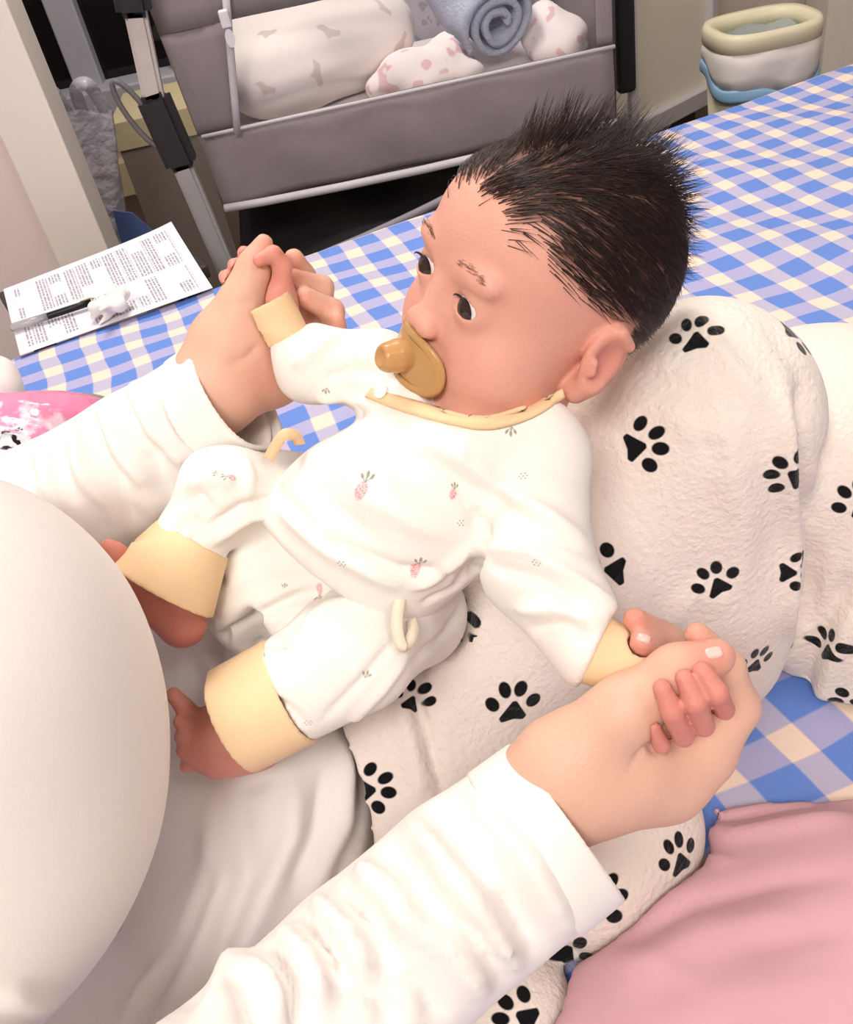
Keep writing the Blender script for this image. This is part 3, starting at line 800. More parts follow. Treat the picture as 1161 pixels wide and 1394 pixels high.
# carrot print: pink root, grey-green leaves, little dot clusters
ROOT = [s_ell(0, 0.30, 0.34, 0.52, 14)]
LEAF = [s_ell(0.20, -0.62, 0.10, 0.22, 0), s_ell(-0.10, -0.50, 0.09, 0.18, -25), s_ell(0.48, -0.50, 0.09, 0.18, 30), s_poly([(0.10, -0.15), (0.17, -0.15), (0.22, -0.62), (0.17, -0.62)], .015),
        s_poly([(0.10, -0.15), (0.14, -0.15), (-0.08, -0.5), (-0.12, -0.48)], .012), s_poly([(0.12, -0.15), (0.16, -0.15), (0.48, -0.5), (0.44, -0.52)], .012)]
DOTS = [s_ell(math.cos(a) * .5, math.sin(a) * .4, .12, .12) for a in np.arange(0, 6.28, 1.05)] + [s_ell(0, 0, .12, .12)]
def carrots(o, V, T, big, leaf, dots):
    V = densify(o, T, [m for m in big + leaf], 3, 1.1); V = densify(o, T, dots, 3, .9)
    setattr_f(o, 'root', stamp(V, T, big, ROOT)); setattr_f(o, 'leaf', stamp(V, T, big + leaf, LEAF)); setattr_f(o, 'dots', stamp(V, T, dots, DOTS))
cm = NT('carrot_print_cotton', 0.9, 0.15)
base = cm.mix(cm.noise(25), srgb(238, 232, 224), srgb(247, 243, 236))
pk = cm.mix(cm.below(cm.noise(1500, 1), 0.47, 0.05), srgb(244, 206, 204), srgb(226, 140, 150))
c1 = cm.mix(cm.below(cm.attr('root').outputs['Fac'], 0, 0.0006), base, pk)
c2 = cm.mix(cm.below(cm.attr('leaf').outputs['Fac'], 0, 0.0003), c1, srgb(160, 156, 140))
c3 = cm.mix(cm.below(cm.attr('dots').outputs['Fac'], 0, 0.0003), c2, srgb(176, 170, 160))
cm.color(c3); cm.bump(cm.noise(1100, 3), 0.0003); cm.sheen(0.1)
top = link('wrap_top', TV, TF, cm.m, baby)
carrots(top, TV, TT, [(493, 660, 26, 10, 1), (567, 768, 21, 12, 1), (430, 572, 20, 195, 1), (617, 668, 15, 0, 1)], [(699, 578, 20, 180, 1), (826, 770, 15, 100, 1), (447, 526, 14, 190, 1)],
        [(712, 648, 11, 0, 1), (465, 768, 11, 0, 1), (628, 712, 10, 0, 1), (730, 766, 11, 0, 1)])
def ribbon(name, T, A, B, th, mat, parent, n=40, m=4, off=0.0):
    """a band lying on a surface between two pixel lines"""
    A = [p for p in smooth_path([(a[0], a[1], 0) for a in A], 12)]; B = [p for p in smooth_path([(b[0], b[1], 0) for b in B], 12)]
    def at(L, t):
        q = t * (len(L) - 1); i = min(int(q), len(L) - 2); return L[i] + (L[i + 1] - L[i]) * (q - i)
    V, F = [], []; last = None
    for i in range(n + 1):
        for j in range(m + 1):
            q = at(A, i / n) * (1 - j / m) + at(B, i / n) * (j / m); w, nn = hit(T, q[0], q[1])
            d = ((w - CAMP) @ FW) if w is not None else last
            if d is None: d = 0.5
            if last is not None and abs(d - last) > 0.02: d = last
            last = d; e = 1 - abs(2 * j / m - 1) ** 3
            V.append(U(q[0], q[1], d - off - th * (0.35 + 0.65 * e)))
    for i in range(n):
        for j in range(m): F.append((i * (m + 1) + j, i * (m + 1) + j + 1, (i + 1) * (m + 1) + j + 1, (i + 1) * (m + 1) + j))
    o = link(name, V, F, mat, parent); s = o.modifiers.new('s', 'SOLIDIFY'); s.thickness = th; s.offset = 0; return o
neckband = ribbon('neckband', TT, [(506, 530), (560, 545), (620, 562), (665, 566), (720, 552), (766, 530)], [(498, 540), (555, 562), (615, 578), (668, 584), (726, 568), (768, 540)], 0.002, tan_rib, top)
c_, n_ = hit(TT, 523, 536)
bmq = bmesh.new(); bmesh.ops.create_uvsphere(bmq, u_segments=20, v_segments=10, radius=0.0042)
q_ = Vector(n_).to_track_quat('Z', 'Y').to_matrix().to_4x4()
bmesh.ops.transform(bmq, matrix=Matrix.Translation(Vector(c_ + n_ * 0.0035)) @ q_ @ Matrix.Diagonal((1, 1, .35, 1)), verts=bmq.verts)
bmobj('snap_button', bmq, plain('snap_white', (250, 250, 250), 0.3), top, True)

stitch_m = plain('cream_thread', (250, 232, 200), .7)
def cuff(name, a, b, ra, rb, wall, mat, parent, h=0.0014, carve=None):
    """short open knitted tube from a (seam) to b (opening)"""
    f = Field(h, 0.001); n = (b - a) / np.linalg.norm(b - a)
    f.cap(a - n * 0.004, b + n * 0.002, ra, rb); f.localcut(b, n, rb * 2.2, 0.001); f.localcut(a - n * 0.002, -n, ra * 2.2, 0.001)
    sl = (rb - ra) / np.linalg.norm(b - a)
    f.cap(a - n * 0.03, b + n * 0.03, ra - wall - sl * .03, rb - wall + sl * .03, k=0.001, sub=True)
    if carve: f.carve(carve, .0006)
    V, F = f.mesh(); V = relax(V, F, 2)
    ang = np.arctan2((V - a) @ np.cross(n, UP), (V - a) @ UP)
    r = V - a; r = r - np.outer(r @ n, n); V = V + r * (0.035 * np.sin(ang * 3 + 1))[:, None]
    return link(name, V, F, mat, parent)
cuff('sleeve_cuff', U(812, 886, .437), U(872, 915, .432), pxr(50, .437), pxr(42, .432), .003, tan_rib, top, carve=[fn])
cuff('sleeve_cuff', U(388, 457, .52), U(363, 410, .513), pxr(33, .52), pxr(33, .513), .003, tan_rib, top, carve=[ff])

for c0_, nn_, r0_ in HEMS: cuff('sleeve_hem', c0_ - nn_ * .020, c0_ + nn_ * .004, r0_ + .0012, r0_, .0035, white_knit, shirt)

# --- pants
fp = Field(0.0021, 0.012)
fp.ell(U(385, 800, .566), (pxr(112, .575), pxr(105, .575), .052), CA)
fp.chain(pc((470, 770, .565, 110), (400, 720, .58, 95)), k=.02)
fp.chain(pc((560, 835, .56, 76), (510, 850, .525, 85), (480, 885, .503, 84), (396, 940, .502, 74)), k=.006)
fp.chain(pc((410, 700, .575, 85), (308, 666, .513, 63), (262, 730, .512, 47), (252, 762, .513, 46)), k=.006)
fp.localcut(U(394, 944, .502), U(316, 985, .503) - U(394, 944, .502), .055); fp.localcut(U(253, 756, .513), U(222, 806, .510) - U(258, 748, .513), .028)
fp.carve([fs], .004); PV, PF = fp.mesh(); PV = relax(PV, PF, 4)
ps = [([(275, 890), (330, 850), (400, 815), (460, 795)], 8, -6), ([(345, 880), (380, 870), (410, 845), (440, 800)], 9, -6), ([(390, 880), (382, 872), (370, 870)], 7, -7), ([(400, 860), (450, 825), (520, 815)], 14, 4),
      ([(540, 870), (490, 930), (440, 980)], 7, -3), ([(555, 890), (520, 940), (470, 990)], 9, 3), ([(350, 890), (365, 940), (420, 990)], 7, -3), ([(250, 690), (270, 670), (290, 700)], 8, -5), ([(255, 665), (290, 650), (320, 660)], 9, 4),
      ([(285, 720), (330, 690), (375, 680)], 8, -6), ([(280, 740), (340, 700), (380, 700)], 12, 5), ([(285, 770), (400, 730), (480, 750)], 14, 3), ([(280, 820), (380, 790), (480, 785)], 10, -2.5), ([(225, 760), (245, 720), (260, 700)], 8, -3), ([(270, 700), (262, 740), (275, 765)], 7, -4), ([(330, 620), (340, 650), (335, 680)], 9, 3), ([(560, 900), (600, 870), (635, 820)], 8, -4)]
PV = folds(PV, PF, ps); PV = relax(PV, PF, 1); PV = PV + normals(PV, PF) * (0.0009 * fbm(PV, 70, 9))[:, None]
PT = bvh(PV, PF)
pants = link('trousers', PV, PF, cm.m, baby)
carrots(pants, PV, PT, [(436, 806, 15, 170, 1), (312, 650, 14, 260, 1)], [(362, 886, 14, 200, 1), (494, 924, 16, 20, 1), (385, 802, 11, 0, 1), (298, 648, 13, -70, 1)], [(420, 984, 10, 0, 1)])
cuff('ankle_cuff', U(394, 944, .502), U(316, 985, .503), pxr(78, .502), pxr(76, .503), .0035, tan_rib, pants)
cuff('ankle_cuff', U(262, 738, .513), U(222, 806, .510), pxr(52, .513), pxr(80, .510), .0035, tan_rib, pants)
# tie loops of the trousers
def strap(name, pts, w, mat, parent, th=0.0012):
    P = smooth_path(pts, 8); V, F = [], []
    for i, q in enumerate(P):
        t = P[min(i + 1, len(P) - 1)] - P[max(i - 1, 0)]; t = t / np.linalg.norm(t); s = np.cross(t, FW + 0.25 * UP); s /= np.linalg.norm(s)
        V += [q - s * w / 2, q + s * w / 2]
    for i in range(len(P) - 1): F.append((2 * i, 2 * i + 1, 2 * i + 3, 2 * i + 2))
    o = link(name, V, F, mat, parent); o.modifiers.new('s', 'SOLIDIFY').thickness = th; return o
strap('side_tie', [U(366, 624, .500), U(376, 606, .494), U(388, 591, .49), U(402, 593, .496), U(408, 603, .505)], 0.006, tan_rib, pants)
strap('side_tie', [U(544, 815, .478), U(540, 850, .474), U(548, 880, .476), U(562, 862, .482), U(560, 845, .49)], 0.006, cloth('cream_tape', (240, 228, 206)).m, pants)

# --- body: head, neck, hands, feet
LX = np.array([.444, -.644, .62]); NX = np.array([-.852, -.079, .52])
toW = lambda v: v[0] * RT + v[1] * UP - v[2] * FW
hL = toW(LX / np.linalg.norm(LX)); hN = toW(NX); hN = hN - hL * (hN @ hL); hN /= np.linalg.norm(hN); hU = np.cross(hN, hL)
HC = U(737, 383, .482)
HA = np.array([hL, hU, hN])
def H(l, u, n): return HC + l * hL + u * hU + n * hN
def EYE(s): return H(s * .0215, -.006, .0515)
fh = Field(0.0014, 0.012)
fh.ell(H(0, .012, -.008), (.0545, .060, .066), HA)
fh.ell(H(0, .022, .026), (.044, .038, .036), HA, k=.02)
fh.ell(H(0, -.028, .020), (.045, .044, .040), HA, k=.02)
for s in (-1, 1):
    fh.ell(H(s * .028, -.034, .034), (.022, .021, .021), HA, k=.012)
    fh.ell(H(s * .024, -.052, .022), (.027, .027, .028), HA, k=.014)
    fh.ell(H(s * .022, .010, .056), (.014, .006, .007), HA, k=.008)
    fh.ell(H(s * .021, -.006, .064), (.0115, .0075, .008), HA, k=.006, sub=True)
    fh.ell(EYE(s), (.0112, .0108, .0108), HA, k=.004)
    fh.ell(EYE(s) + .0095 * hN + .001 * hU, (.0090, .0040, .0095), np.array([hL * math.cos(.1) - s * hU * math.sin(.1), hU * math.cos(.1) + s * hL * math.sin(.1), hN]), k=.0012, sub=True)
    fh.ell(H(s * .0068, -.0265, .064), (.0050, .0045, .0055), HA, k=.003)
    fh.cap(H(s * .051, -.034, -.004), H(s * .055, -.026, -.006), .007, .008, k=.004)
    fh.ell(H(s * .056, -.012, -.008), (.0055, .0200, .0135), HA, k=.003)
    fh.ell(H(s * .062, -.012, -.005), (.0050, .0125, .0080), HA, k=.003, sub=True)
    fh.cap(H(s * .061, -.002, -.016), H(s * .060, .005, -.008), .0030, .0032, k=.002)
    fh.cap(H(s * .060, -.018, -.000), H(s * .060, -.012, .001), .0025, .002, k=.002)
fh.cap(H(0, -.008, .058), H(0, -.0235, .0635), .0050, .0066, k=.008)
fh.ell(H(0, -.044, .052), (.017, .010, .010), HA, k=.008)
fh.ell(H(0, -.067, .038), (.017, .014, .014), HA, k=.012)
fh.cap(H(0, -.040, -.014), U(655, 592, .502), .030, .036, k=.008)
HV, HF = fh.mesh(); HV = relax(HV, HF, 2)
Hloc = (HV - HC) @ HA.T
hr = 0.15 * np.exp(-(((np.abs(Hloc[:, 0]) - .03) / .014) ** 2 + ((Hloc[:, 1] + .030) / .014) ** 2)) * (Hloc[:, 2] > 0) + 0.7 * np.exp(-((np.abs(Hloc[:, 0]) - .056) / .010) ** 2 - ((Hloc[:, 1] + .01) / .018) ** 2 - ((Hloc[:, 2] + .006) / .012) ** 2)
def hand_field(h=0.0013, k=0.004): return Field(h, k)
# left hand, gripping the thumb of the adult
fl_ = hand_field()
fl_.chain(pc((812, 884, .440, 34), (868, 912, .438, 34), (905, 940, .436, 32)), k=.006)
for ch in [pc((922, 985, .425, 12), (930, 1002, .396, 15), (914, 968, .381, 16), (901, 937, .380, 13)), pc((945, 975, .425, 12), (958, 988, .394, 15), (946, 956, .379, 16), (931, 923, .379, 13)),
           pc((965, 955, .425, 12), (986, 966, .395, 14), (975, 943, .379, 16), (956, 914, .380, 14)), pc((892, 1000, .425, 11), (900, 1014, .398, 12), (889, 989, .391, 11))]:
    fl_.chain(ch, k=.0008)
fl_.carve([fn], .0003)
V5, F5 = fl_.mesh(); V5 = relax(V5, F5, 1)
# right hand, round the other thumb
fr_ = hand_field()
fr_.chain(pc((390, 460, .523, 24), (378, 410, .522, 24), (377, 375, .524, 20)), k=.006)
fr_.chain(pc((382, 395, .518, 15), (384, 362, .511, 13), (372, 346, .505, 11), (352, 354, .500, 9)), k=.003)
for ch in [pc((372, 365, .530, 11), (346, 345, .530, 9), (332, 344, .518, 8.5), (334, 352, .509, 7.5)), pc((370, 372, .532, 11), (332, 360, .532, 9), (319, 361, .518, 9), (322, 369, .510, 8)), pc((368, 380, .534, 11), (320, 376, .532, 9), (307, 377, .518, 9), (309, 386, .511, 8))]:
    fr_.chain(ch, k=.0015)
fr_.carve([ff], .0003)
V6, F6 = fr_.mesh(); V6 = relax(V6, F6, 1)
# feet
fo = Field(0.0015, 0.006)
fo.chain(pc((420, 930, .510, 40), (345, 1000, .518, 43), (300, 1008, .518, 44), (282, 1006, .518, 38)), k=.012)
for ch in [pc((270, 982, .514, 15), (250, 962, .510, 12), (236, 946, .508, 11)), pc((268, 994, .510, 12), (252, 986, .506, 10.5), (245, 983, .505, 10)), pc((266, 1009, .509, 12), (252, 1004, .505, 10), (246, 1003, .505, 9.5)), pc((266, 1023, .511, 12), (254, 1023, .507, 9.5), (248, 1023, .507, 9)), pc((270, 1036, .516, 12), (258, 1041, .512, 9), (253, 1043, .512, 9))]:
    fo.chain(ch, k=.002)
fo.carve([fs], .0003); fo1 = fo
V7, F7 = fo.mesh(); V7 = relax(V7, F7, 1)
V7 = folds(V7, F7, [([(305, 1030), (330, 1045)], 3, -1), ([(315, 1018), (340, 1038)], 3, -1), ([(268, 1040), (300, 1052)], 3, -.8)])
fo = Field(0.0015, 0.006)
fo.chain(pc((258, 760, .515, 34), (248, 848, .520, 27), (205, 812, .516, 27), (172, 770, .510, 20)), k=.012)
fo.chain(pc((172, 770, .510, 20), (157, 752, .505, 13), (146, 742, .503, 9)), k=.004)
for ch in [pc((170, 778, .512, 11), (155, 765, .508, 8)), pc((176, 790, .516, 10), (163, 780, .513, 7))]: fo.chain(ch, k=.002)
fo.carve([fs], .0003)
V8, F8 = fo.mesh(); V8 = relax(V8, F8, 1)
fq = Field(0.005, 0.02)
fq.chain(pc((655, 590, .498, 55), (600, 655, .51, 90), (510, 720, .535, 90), (450, 780, .58, 66)))
fq.chain(pc((690, 615, .492, 40), (735, 640, .485, 40), (735, 770, .462, 40), (812, 884, .440, 34)), k=.01)
fq.chain(pc((560, 575, .508, 40), (515, 510, .52, 34), (430, 495, .524, 30), (390, 460, .523, 24)), k=.01)
fq.chain(pc((460, 800, .58, 60), (510, 860, .535, 50), (480, 885, .508, 50), (420, 930, .510, 40)), k=.01)
fq.chain(pc((410, 720, .58, 55), (320, 675, .522, 40), (258, 760, .515, 34)), k=.01)
fq.carve([fn, ff, fs], .002)
V9, F9 = fq.mesh()
bb = join([(HV, HF, hr), (V5, F5, np.full(len(V5), .75)), (V6, F6, np.full(len(V6), .55)), (V7, F7, np.full(len(V7), .55)), (V8, F8, np.full(len(V8), .8)), (V9, F9, np.zeros(len(V9)))])
bbody = link('body', bb[0], bb[1], baby_skin, baby); setattr_f(bbody, 'red', bb[2])

# ------------------------------------------------------------------ the blanket, dented by what rests on it
fb.carve([fs, fc, fq], .009); fb.carve([ft, fp, fh, fn, ff, fo1], .006)
BV, BF = fb.mesh()
BV = relax(BV, BF, 12)
blanket_strokes = [
    ([(905, 545), (985, 600), (1010, 700), (1005, 820)], 26, 5), ([(860, 500), (940, 540), (985, 640)], 20, -3.5),
    ([(1062, 520), (1070, 640), (1074, 760), (1072, 880)], 15, 8), ([(1094, 520), (1100, 640), (1102, 760), (1098, 860)], 16, -10),
    ([(800, 560), (790, 680), (830, 800), (890, 880)], 20, 4), ([(900, 860), (950, 800), (990, 830)], 18, 3),
    ([(930, 420), (1000, 500), (1050, 560)], 16, 4), ([(1040, 430), (1100, 520), (1120, 640)], 22, -3),
    ([(1161, 780), (1110, 880), (1080, 970)], 15, -7), ([(1161, 830), (1130, 900), (1110, 980)], 18, 6),
    ([(560, 940), (585, 1010), (606, 1090)], 9, -7), ([(545, 950), (560, 1020), (575, 1090)], 16, 6),
    ([(640, 830), (600, 900), (580, 960)], 14, 4), ([(700, 1250), (740, 1290), (790, 1300)], 12, -6),
]
BV = folds(BV, BF, blanket_strokes)
BV = BV + normals(BV, BF) * (0.0016 * fbm(BV, 60, 3))[:, None]
BV[:, 2] = np.maximum(BV[:, 2], BED + 0.003)
BV[:, 2] = np.maximum(BV[:, 2], BED + 0.006)
BT = bvh(BV, BF)

paws = [(700, 958, 44, 0, 1), (876, 607, 44, 80, 1), (947, 455, 40, -3, 1), (1084, 458, 42, 112, 1), (975, 790, 38, -28, 1),
        (1076, 645, 42, -65, 1), (826, 776, 44, -85, 1), (1127, 880, 34, 5, 1), (1030, 900, 34, 5, 1), (1170, 680, 40, -30, 1), (1160, 955, 36, -60, 1),
        (925, 1165, 40, -20, 1), (820, 1225, 46, 60, 1), (775, 1290, 40, 30, 1), (706, 1382, 44, -70, 1), (508, 1075, 40, 80, 1), (562, 950, 30, 20, 1), (625, 838, 36, 40, 1), (1082, 780, 34, 90, 1)]
bm_ = NT('paw_print_fleece', 0.95, 0.1)
ia = bm_.attr('ink')
fl = bm_.noise(240, 4)
bm_.color(bm_.mix(bm_.below(ia.outputs['Fac'], 0.0, 0.0005), srgb(236, 224, 213), srgb(14, 13, 16)))
bm_.bump(fl, 0.0022, 0.8); bm_.sheen(0.25)
blanket = link('blanket', BV, BF, bm_.m)
ink = stamp(densify(blanket, BT, paws, 2, 1.25), BT, paws, PAW)
setattr_f(blanket, 'ink', ink)
tag(blanket, 'cream fleece blanket with black paw prints draped over the raised knees', 'blanket')

# ------------------------------------------------------------------ baby: eyes, brows, hair; the pacifier
# scalp tint where hair is dense (a property of the skin under the hair)
RH = np.random.RandomState(11)
def hairiness(Q):
    l, u, n = Q[:, 0], Q[:, 1] - .006, Q[:, 2]
    s = u - .62 * n + .004 * np.sin(l * 300) + .10 * (np.abs(l) > .03) * np.clip(.0 - u, -.01, .02)
    return s
scalp = np.clip((hairiness(Hloc) - .004) / .012, 0, 1) * (np.abs(Hloc[:, 0]) < .0555)
na = len(bb[0]) - len(HV)
setattr_f(bbody, 'scalp', np.concatenate([scalp, np.zeros(na)]))
bt_ = baby_skin.node_tree; pb = bt_.nodes['Principled BSDF']
old = pb.inputs['Base Color'].links[0].from_socket
mx = bt_.nodes.new('ShaderNodeMix'); mx.data_type = 'RGBA'; at_ = bt_.nodes.new('ShaderNodeAttribute'); at_.attribute_name = 'scalp'
mm = bt_.nodes.new('ShaderNodeMath'); mm.operation = 'MULTIPLY'; mm.inputs[1].default_value = 0.72
bt_.links.new(at_.outputs['Fac'], mm.inputs[0]); bt_.links.new(mm.outputs[0], mx.inputs[0]); bt_.links.new(old, mx.inputs[6]); mx.inputs[7].default_value = srgb(70, 46, 38)
bt_.links.new(mx.outputs[2], pb.inputs['Base Color'])

eyem = NT('baby_eye', 0.08, 0.6)
tcn = eyem.coord('Object'); ln = eyem.n('ShaderNodeVectorMath', operation='DISTANCE'); eyem.l(tcn, ln.inputs[0]); ln.inputs[1].default_value = (0, 0, .0096)
e1 = eyem.mix(eyem.below(ln.outputs['Value'], 0.0074, .0003), srgb(236, 228, 224), srgb(46, 30, 26))
e2 = eyem.mix(eyem.below(ln.outputs['Value'], .0026, .0002), e1, srgb(8, 6, 6)); eyem.color(e2)
lashm = plain('eyelash', (34, 24, 22), 0.6); browm = plain('brow_hair', (124, 88, 72), 0.7)
for s in (-1, 1):
    bm = bmesh.new(); bmesh.ops.create_uvsphere(bm, u_segments=28, v_segments=18, radius=.0096)
    me = bpy.data.meshes.new('eyeball'); bm.to_mesh(me); bm.free(); me.materials.append(eyem.m); me.polygons.foreach_set('use_smooth', [True] * len(me.polygons))
    o = bpy.data.objects.new('eyeball', me); COL.objects.link(o)
    gaze = hN - .22 * hU; gaze = Vector(gaze).normalized()
    o.matrix_world = Matrix.Translation(Vector(EYE(s) + hN * .0002)) @ gaze.to_track_quat('Z', 'Y').to_matrix().to_4x4()
    bpy.context.view_layer.update(); mw = o.matrix_world.copy(); o.parent = bbody; o.matrix_parent_inverse = bbody.matrix_world.inverted() ; o.matrix_world = mw
    V, F, n0 = [], [], 0
    pts = [EYE(s) + hL * (.0092 * math.cos(a)) + hU * (.001 + .0042 * math.sin(a)) + hN * (.0093 + .0012 * math.sin(a)) for a in np.linspace(.25, 2.9, 14)]
    tube('eyelashes', pts, [.0002 + .0005 * math.sin(math.pi * i / 13) for i in range(14)], lashm, bbody, 6)

def strands(name, items, mat, parent, nseg=5, sides=3):
    """items: (points list, root radius)"""
    V, F = [], []; base = 0
    cs = [(math.cos(2 * math.pi * k / sides), math.sin(2 * math.pi * k / sides)) for k in range(sides)]
    for pts, r in items:
        m = len(pts)
        t = pts[-1] - pts[0]; t = t / max(np.linalg.norm(t), 1e-9)
        a = np.cross(t, (.3, .5, .81)); a /= max(np.linalg.norm(a), 1e-9); b = np.cross(t, a)
        for i, q in enumerate(pts):
            rr = r * (1 - .85 * (i / (m - 1)) ** 1.5)
            for c, s_ in cs: V.append(q + rr * (c * a + s_ * b))
        for i in range(m - 1):
            for k in range(sides):
                F.append((base + i * sides + k, base + i * sides + (k + 1) % sides, base + (i + 1) * sides + (k + 1) % sides, base + (i + 1) * sides + k))
        base += m * sides
    return link(name, V, F, mat, parent)
HTree = bvh(HV, HF); HNn = normals(HV, HF)
hs = hairiness(Hloc)
earzone = (np.abs(Hloc[:, 0]) > .043) & (Hloc[:, 1] < .014) & (Hloc[:, 2] > -.022)
dens = np.clip((hs + .001 + .004 * RH.randn(len(HV))) / .010, 0, 1) * (~earzone) * (Hloc[:, 1] > -.045)
cand = np.where(dens > .02)[0]
pr = dens[cand] / dens[cand].sum()
items = []
tl = np.array([.0, .0, -1.0])
clump = RH.randn(400, 3); cpos = HV[RH.choice(cand, 400)]
for i in RH.choice(cand, 9500, p=pr):
    l, u, n = Hloc[i]; N = HNn[i]; root = HV[i] + RH.randn(3) * .0006
    mid = math.exp(-((l + .003) / .016) ** 2) * np.clip((u + .018) / .03, 0, 1) * np.clip((.050 - n) / .018, 0, 1)
    flow = -hN * 1.0 + hU * (-.55 if abs(l) > .03 else .05) + hL * (.25 * np.sign(l))
    flow = flow - N * (flow @ N); flow /= max(np.linalg.norm(flow), 1e-6)
    j = int(np.argmin(((cpos - root) ** 2).sum(1))); cd = clump[j]
    up_ = mid * 1.0 + (1 - mid) * .05
    lean = (-hN * .18 + hU * .25) * mid
    d = N * up_ + flow * (1 - mid * .85) + lean + cd * .12 * (0.4 + mid) + RH.randn(3) * .07
    d /= np.linalg.norm(d)
    L = (.013 + .006 * RH.rand()) * (1 - mid) + (.016 + .013 * RH.rand()) * mid
    if n > .03 and mid < .5: L *= .8
    grav = flow * .35 + np.array([0, 0, -.25]) * (1 - mid)
    pts = []; q = root - N * .0008
    for k in range(5):
        pts.append(q.copy()); dd = d + grav * (k / 4) * .55; dd /= np.linalg.norm(dd)
        q = q + dd * L / 4
        ql = HA @ (q - HC); e = np.sqrt(((ql - np.array([0, .012, -.008])) / np.array([.0555, .061, .067])) ** 2).sum() if False else 0
    # keep lying strands on the scalp
    if mid < .6:
        P2 = []
        for k, q in enumerate(pts):
            r = HTree.find_nearest(Vector(q))
            w, nn = np.array(r[0]), np.array(r[1]); h = (q - w) @ nn
            P2.append(q if h > .0006 * k else w + nn * (.0004 + .0006 * k))
        pts = P2
    items.append((pts, .00021 + .00008 * RH.rand()))
hm = NT('dark_brown_hair', 0.42, 0.5); hm.color(hm.mix(hm.noise(90, 1), srgb(34, 24, 21), srgb(66, 46, 38)))
strands('hair', items, hm.m, baby)
for s in (-1, 1):
    bi = []
    for k in range(60):
        a = RH.rand(); q = H(s * (.011 + .020 * a), .0125 + .0030 * math.sin(a * 2.6) - .002 * a + RH.randn() * .0009, .075)
        r = HTree.ray_cast(Vector(q), Vector(-hN))
        if r[0] is None: continue
        q = np.array(r[0]); d = hL * s * .95 + hU * .18 + RH.randn(3) * .06
        bi.append(([q, q + d * .002, q + d * .004 - hN * .0006], .00012))
    strands('eyebrow', bi, browm, bbody)

# pacifier: one soft amber piece, shield curved round the mouth, round knob in front
pm = NT('amber_silicone', 0.25, 0.5); pm.color(srgb(226, 178, 118))
pm.b.inputs['Transmission Weight'].default_value = 0.35; pm.b.inputs['IOR'].default_value = 1.4; pm.sss(0.3, .01, (1, .6, .3))
mc = H(0, -.046, .061)
pac = thing('pacifier', mc, 'translucent amber pacifier in the baby’s mouth', 'pacifier')
nu, nv = 22, 30; V, F = [], []
for i in range(nu + 1):
    rr = i / nu
    for j in range(nv):
        a = 2 * math.pi * j / nv
        x = .0235 * rr * math.cos(a); y = rr * math.sin(a) * (.0165 + .003 * math.cos(2 * a)) - (.002 * math.cos(a) ** 2) * rr
        z = .006 - 20 * x * x - 6 * y * y + .0012 * math.exp(-((rr - .93) / .07) ** 2)
        V.append(mc + hL * x + hU * y + hN * z)
for i in range(nu):
    for j in range(nv): F.append((i * nv + j, i * nv + (j + 1) % nv, (i + 1) * nv + (j + 1) % nv, (i + 1) * nv + j))
sh_ = link('shield', V, F, pm.m, pac); sh_.modifiers.new('s', 'SOLIDIFY').thickness = .0024
kf = Field(.0008, .003)
kf.cap(mc + hN * .006, mc + hN * .010, .0085, .0070); kf.cap(mc + hN * .012 , mc + hN * .0165 - hU * .001, .0088, .0080); kf.ell(mc + hN * .0245, (.0055, .0055, .004), HA, k=.001, sub=True)
KV, KF = kf.mesh(); link('knob', relax(KV, KF, 2), KF, pm.m, pac)
nf = Field(.001, .003); nf.cap(mc + hN * .004, mc - hN * .006, .005, .0045)
KV, KF = nf.mesh(); link('nipple', relax(KV, KF, 2), KF, pm.m, pac)
# ================================================================== pink quilt beside the legs
qf = Field(0.005, 0.03)
qf.chain(pc((830, 1500, .545, 150), (960, 1350, .565, 170), (1130, 1300, .575, 180), (1330, 1290, .58, 180)), k=.03)
qf.chain(pc((800, 1560, .52, 190), (1010, 1440, .535, 190), (1200, 1380, .545, 190)), k=.03)
qf.chain(pc((960, 1200, .615, 105), (1161, 1172, .63, 120), (1330, 1170, .63, 125)), k=.01)
qf.cut((0, 0, BED + 0.008), (0, 0, -1), .004)
qf.carve([fb], .004)
QV, QF = qf.mesh(); QV = relax(QV, QF, 8)
QV = folds(QV, QF, [([(925, 1130), (1000, 1140), (1161, 1110)], 16, 6), ([(930, 1105), (1000, 1110), (1161, 1085)], 12, -5), ([(850, 1280), (940, 1230), (1060, 1200), (1161, 1190)], 16, -4), ([(840, 1330), (960, 1270), (1100, 1240)], 22, 4),
                    ([(860, 1230), (920, 1190), (960, 1150)], 9, -4), ([(820, 1300), (880, 1310), (960, 1340)], 18, 3), ([(1000, 1290), (1161, 1260)], 16, -3), ([(900, 1394), (1000, 1350), (1161, 1340)], 26, 3), ([(930, 1160), (1000, 1175)], 8, 3)])
QV = QV + normals(QV, QF) * (0.0018 * fbm(QV, 35, 21))[:, None]
qt = cloth('dusty_pink_cotton', (226, 176, 184), 0.0003).m
quilt = link('quilt', QV, QF, qt)
tag(quilt, 'dusty pink cotton quilt bunched on the bed beside the blanket', 'quilt')

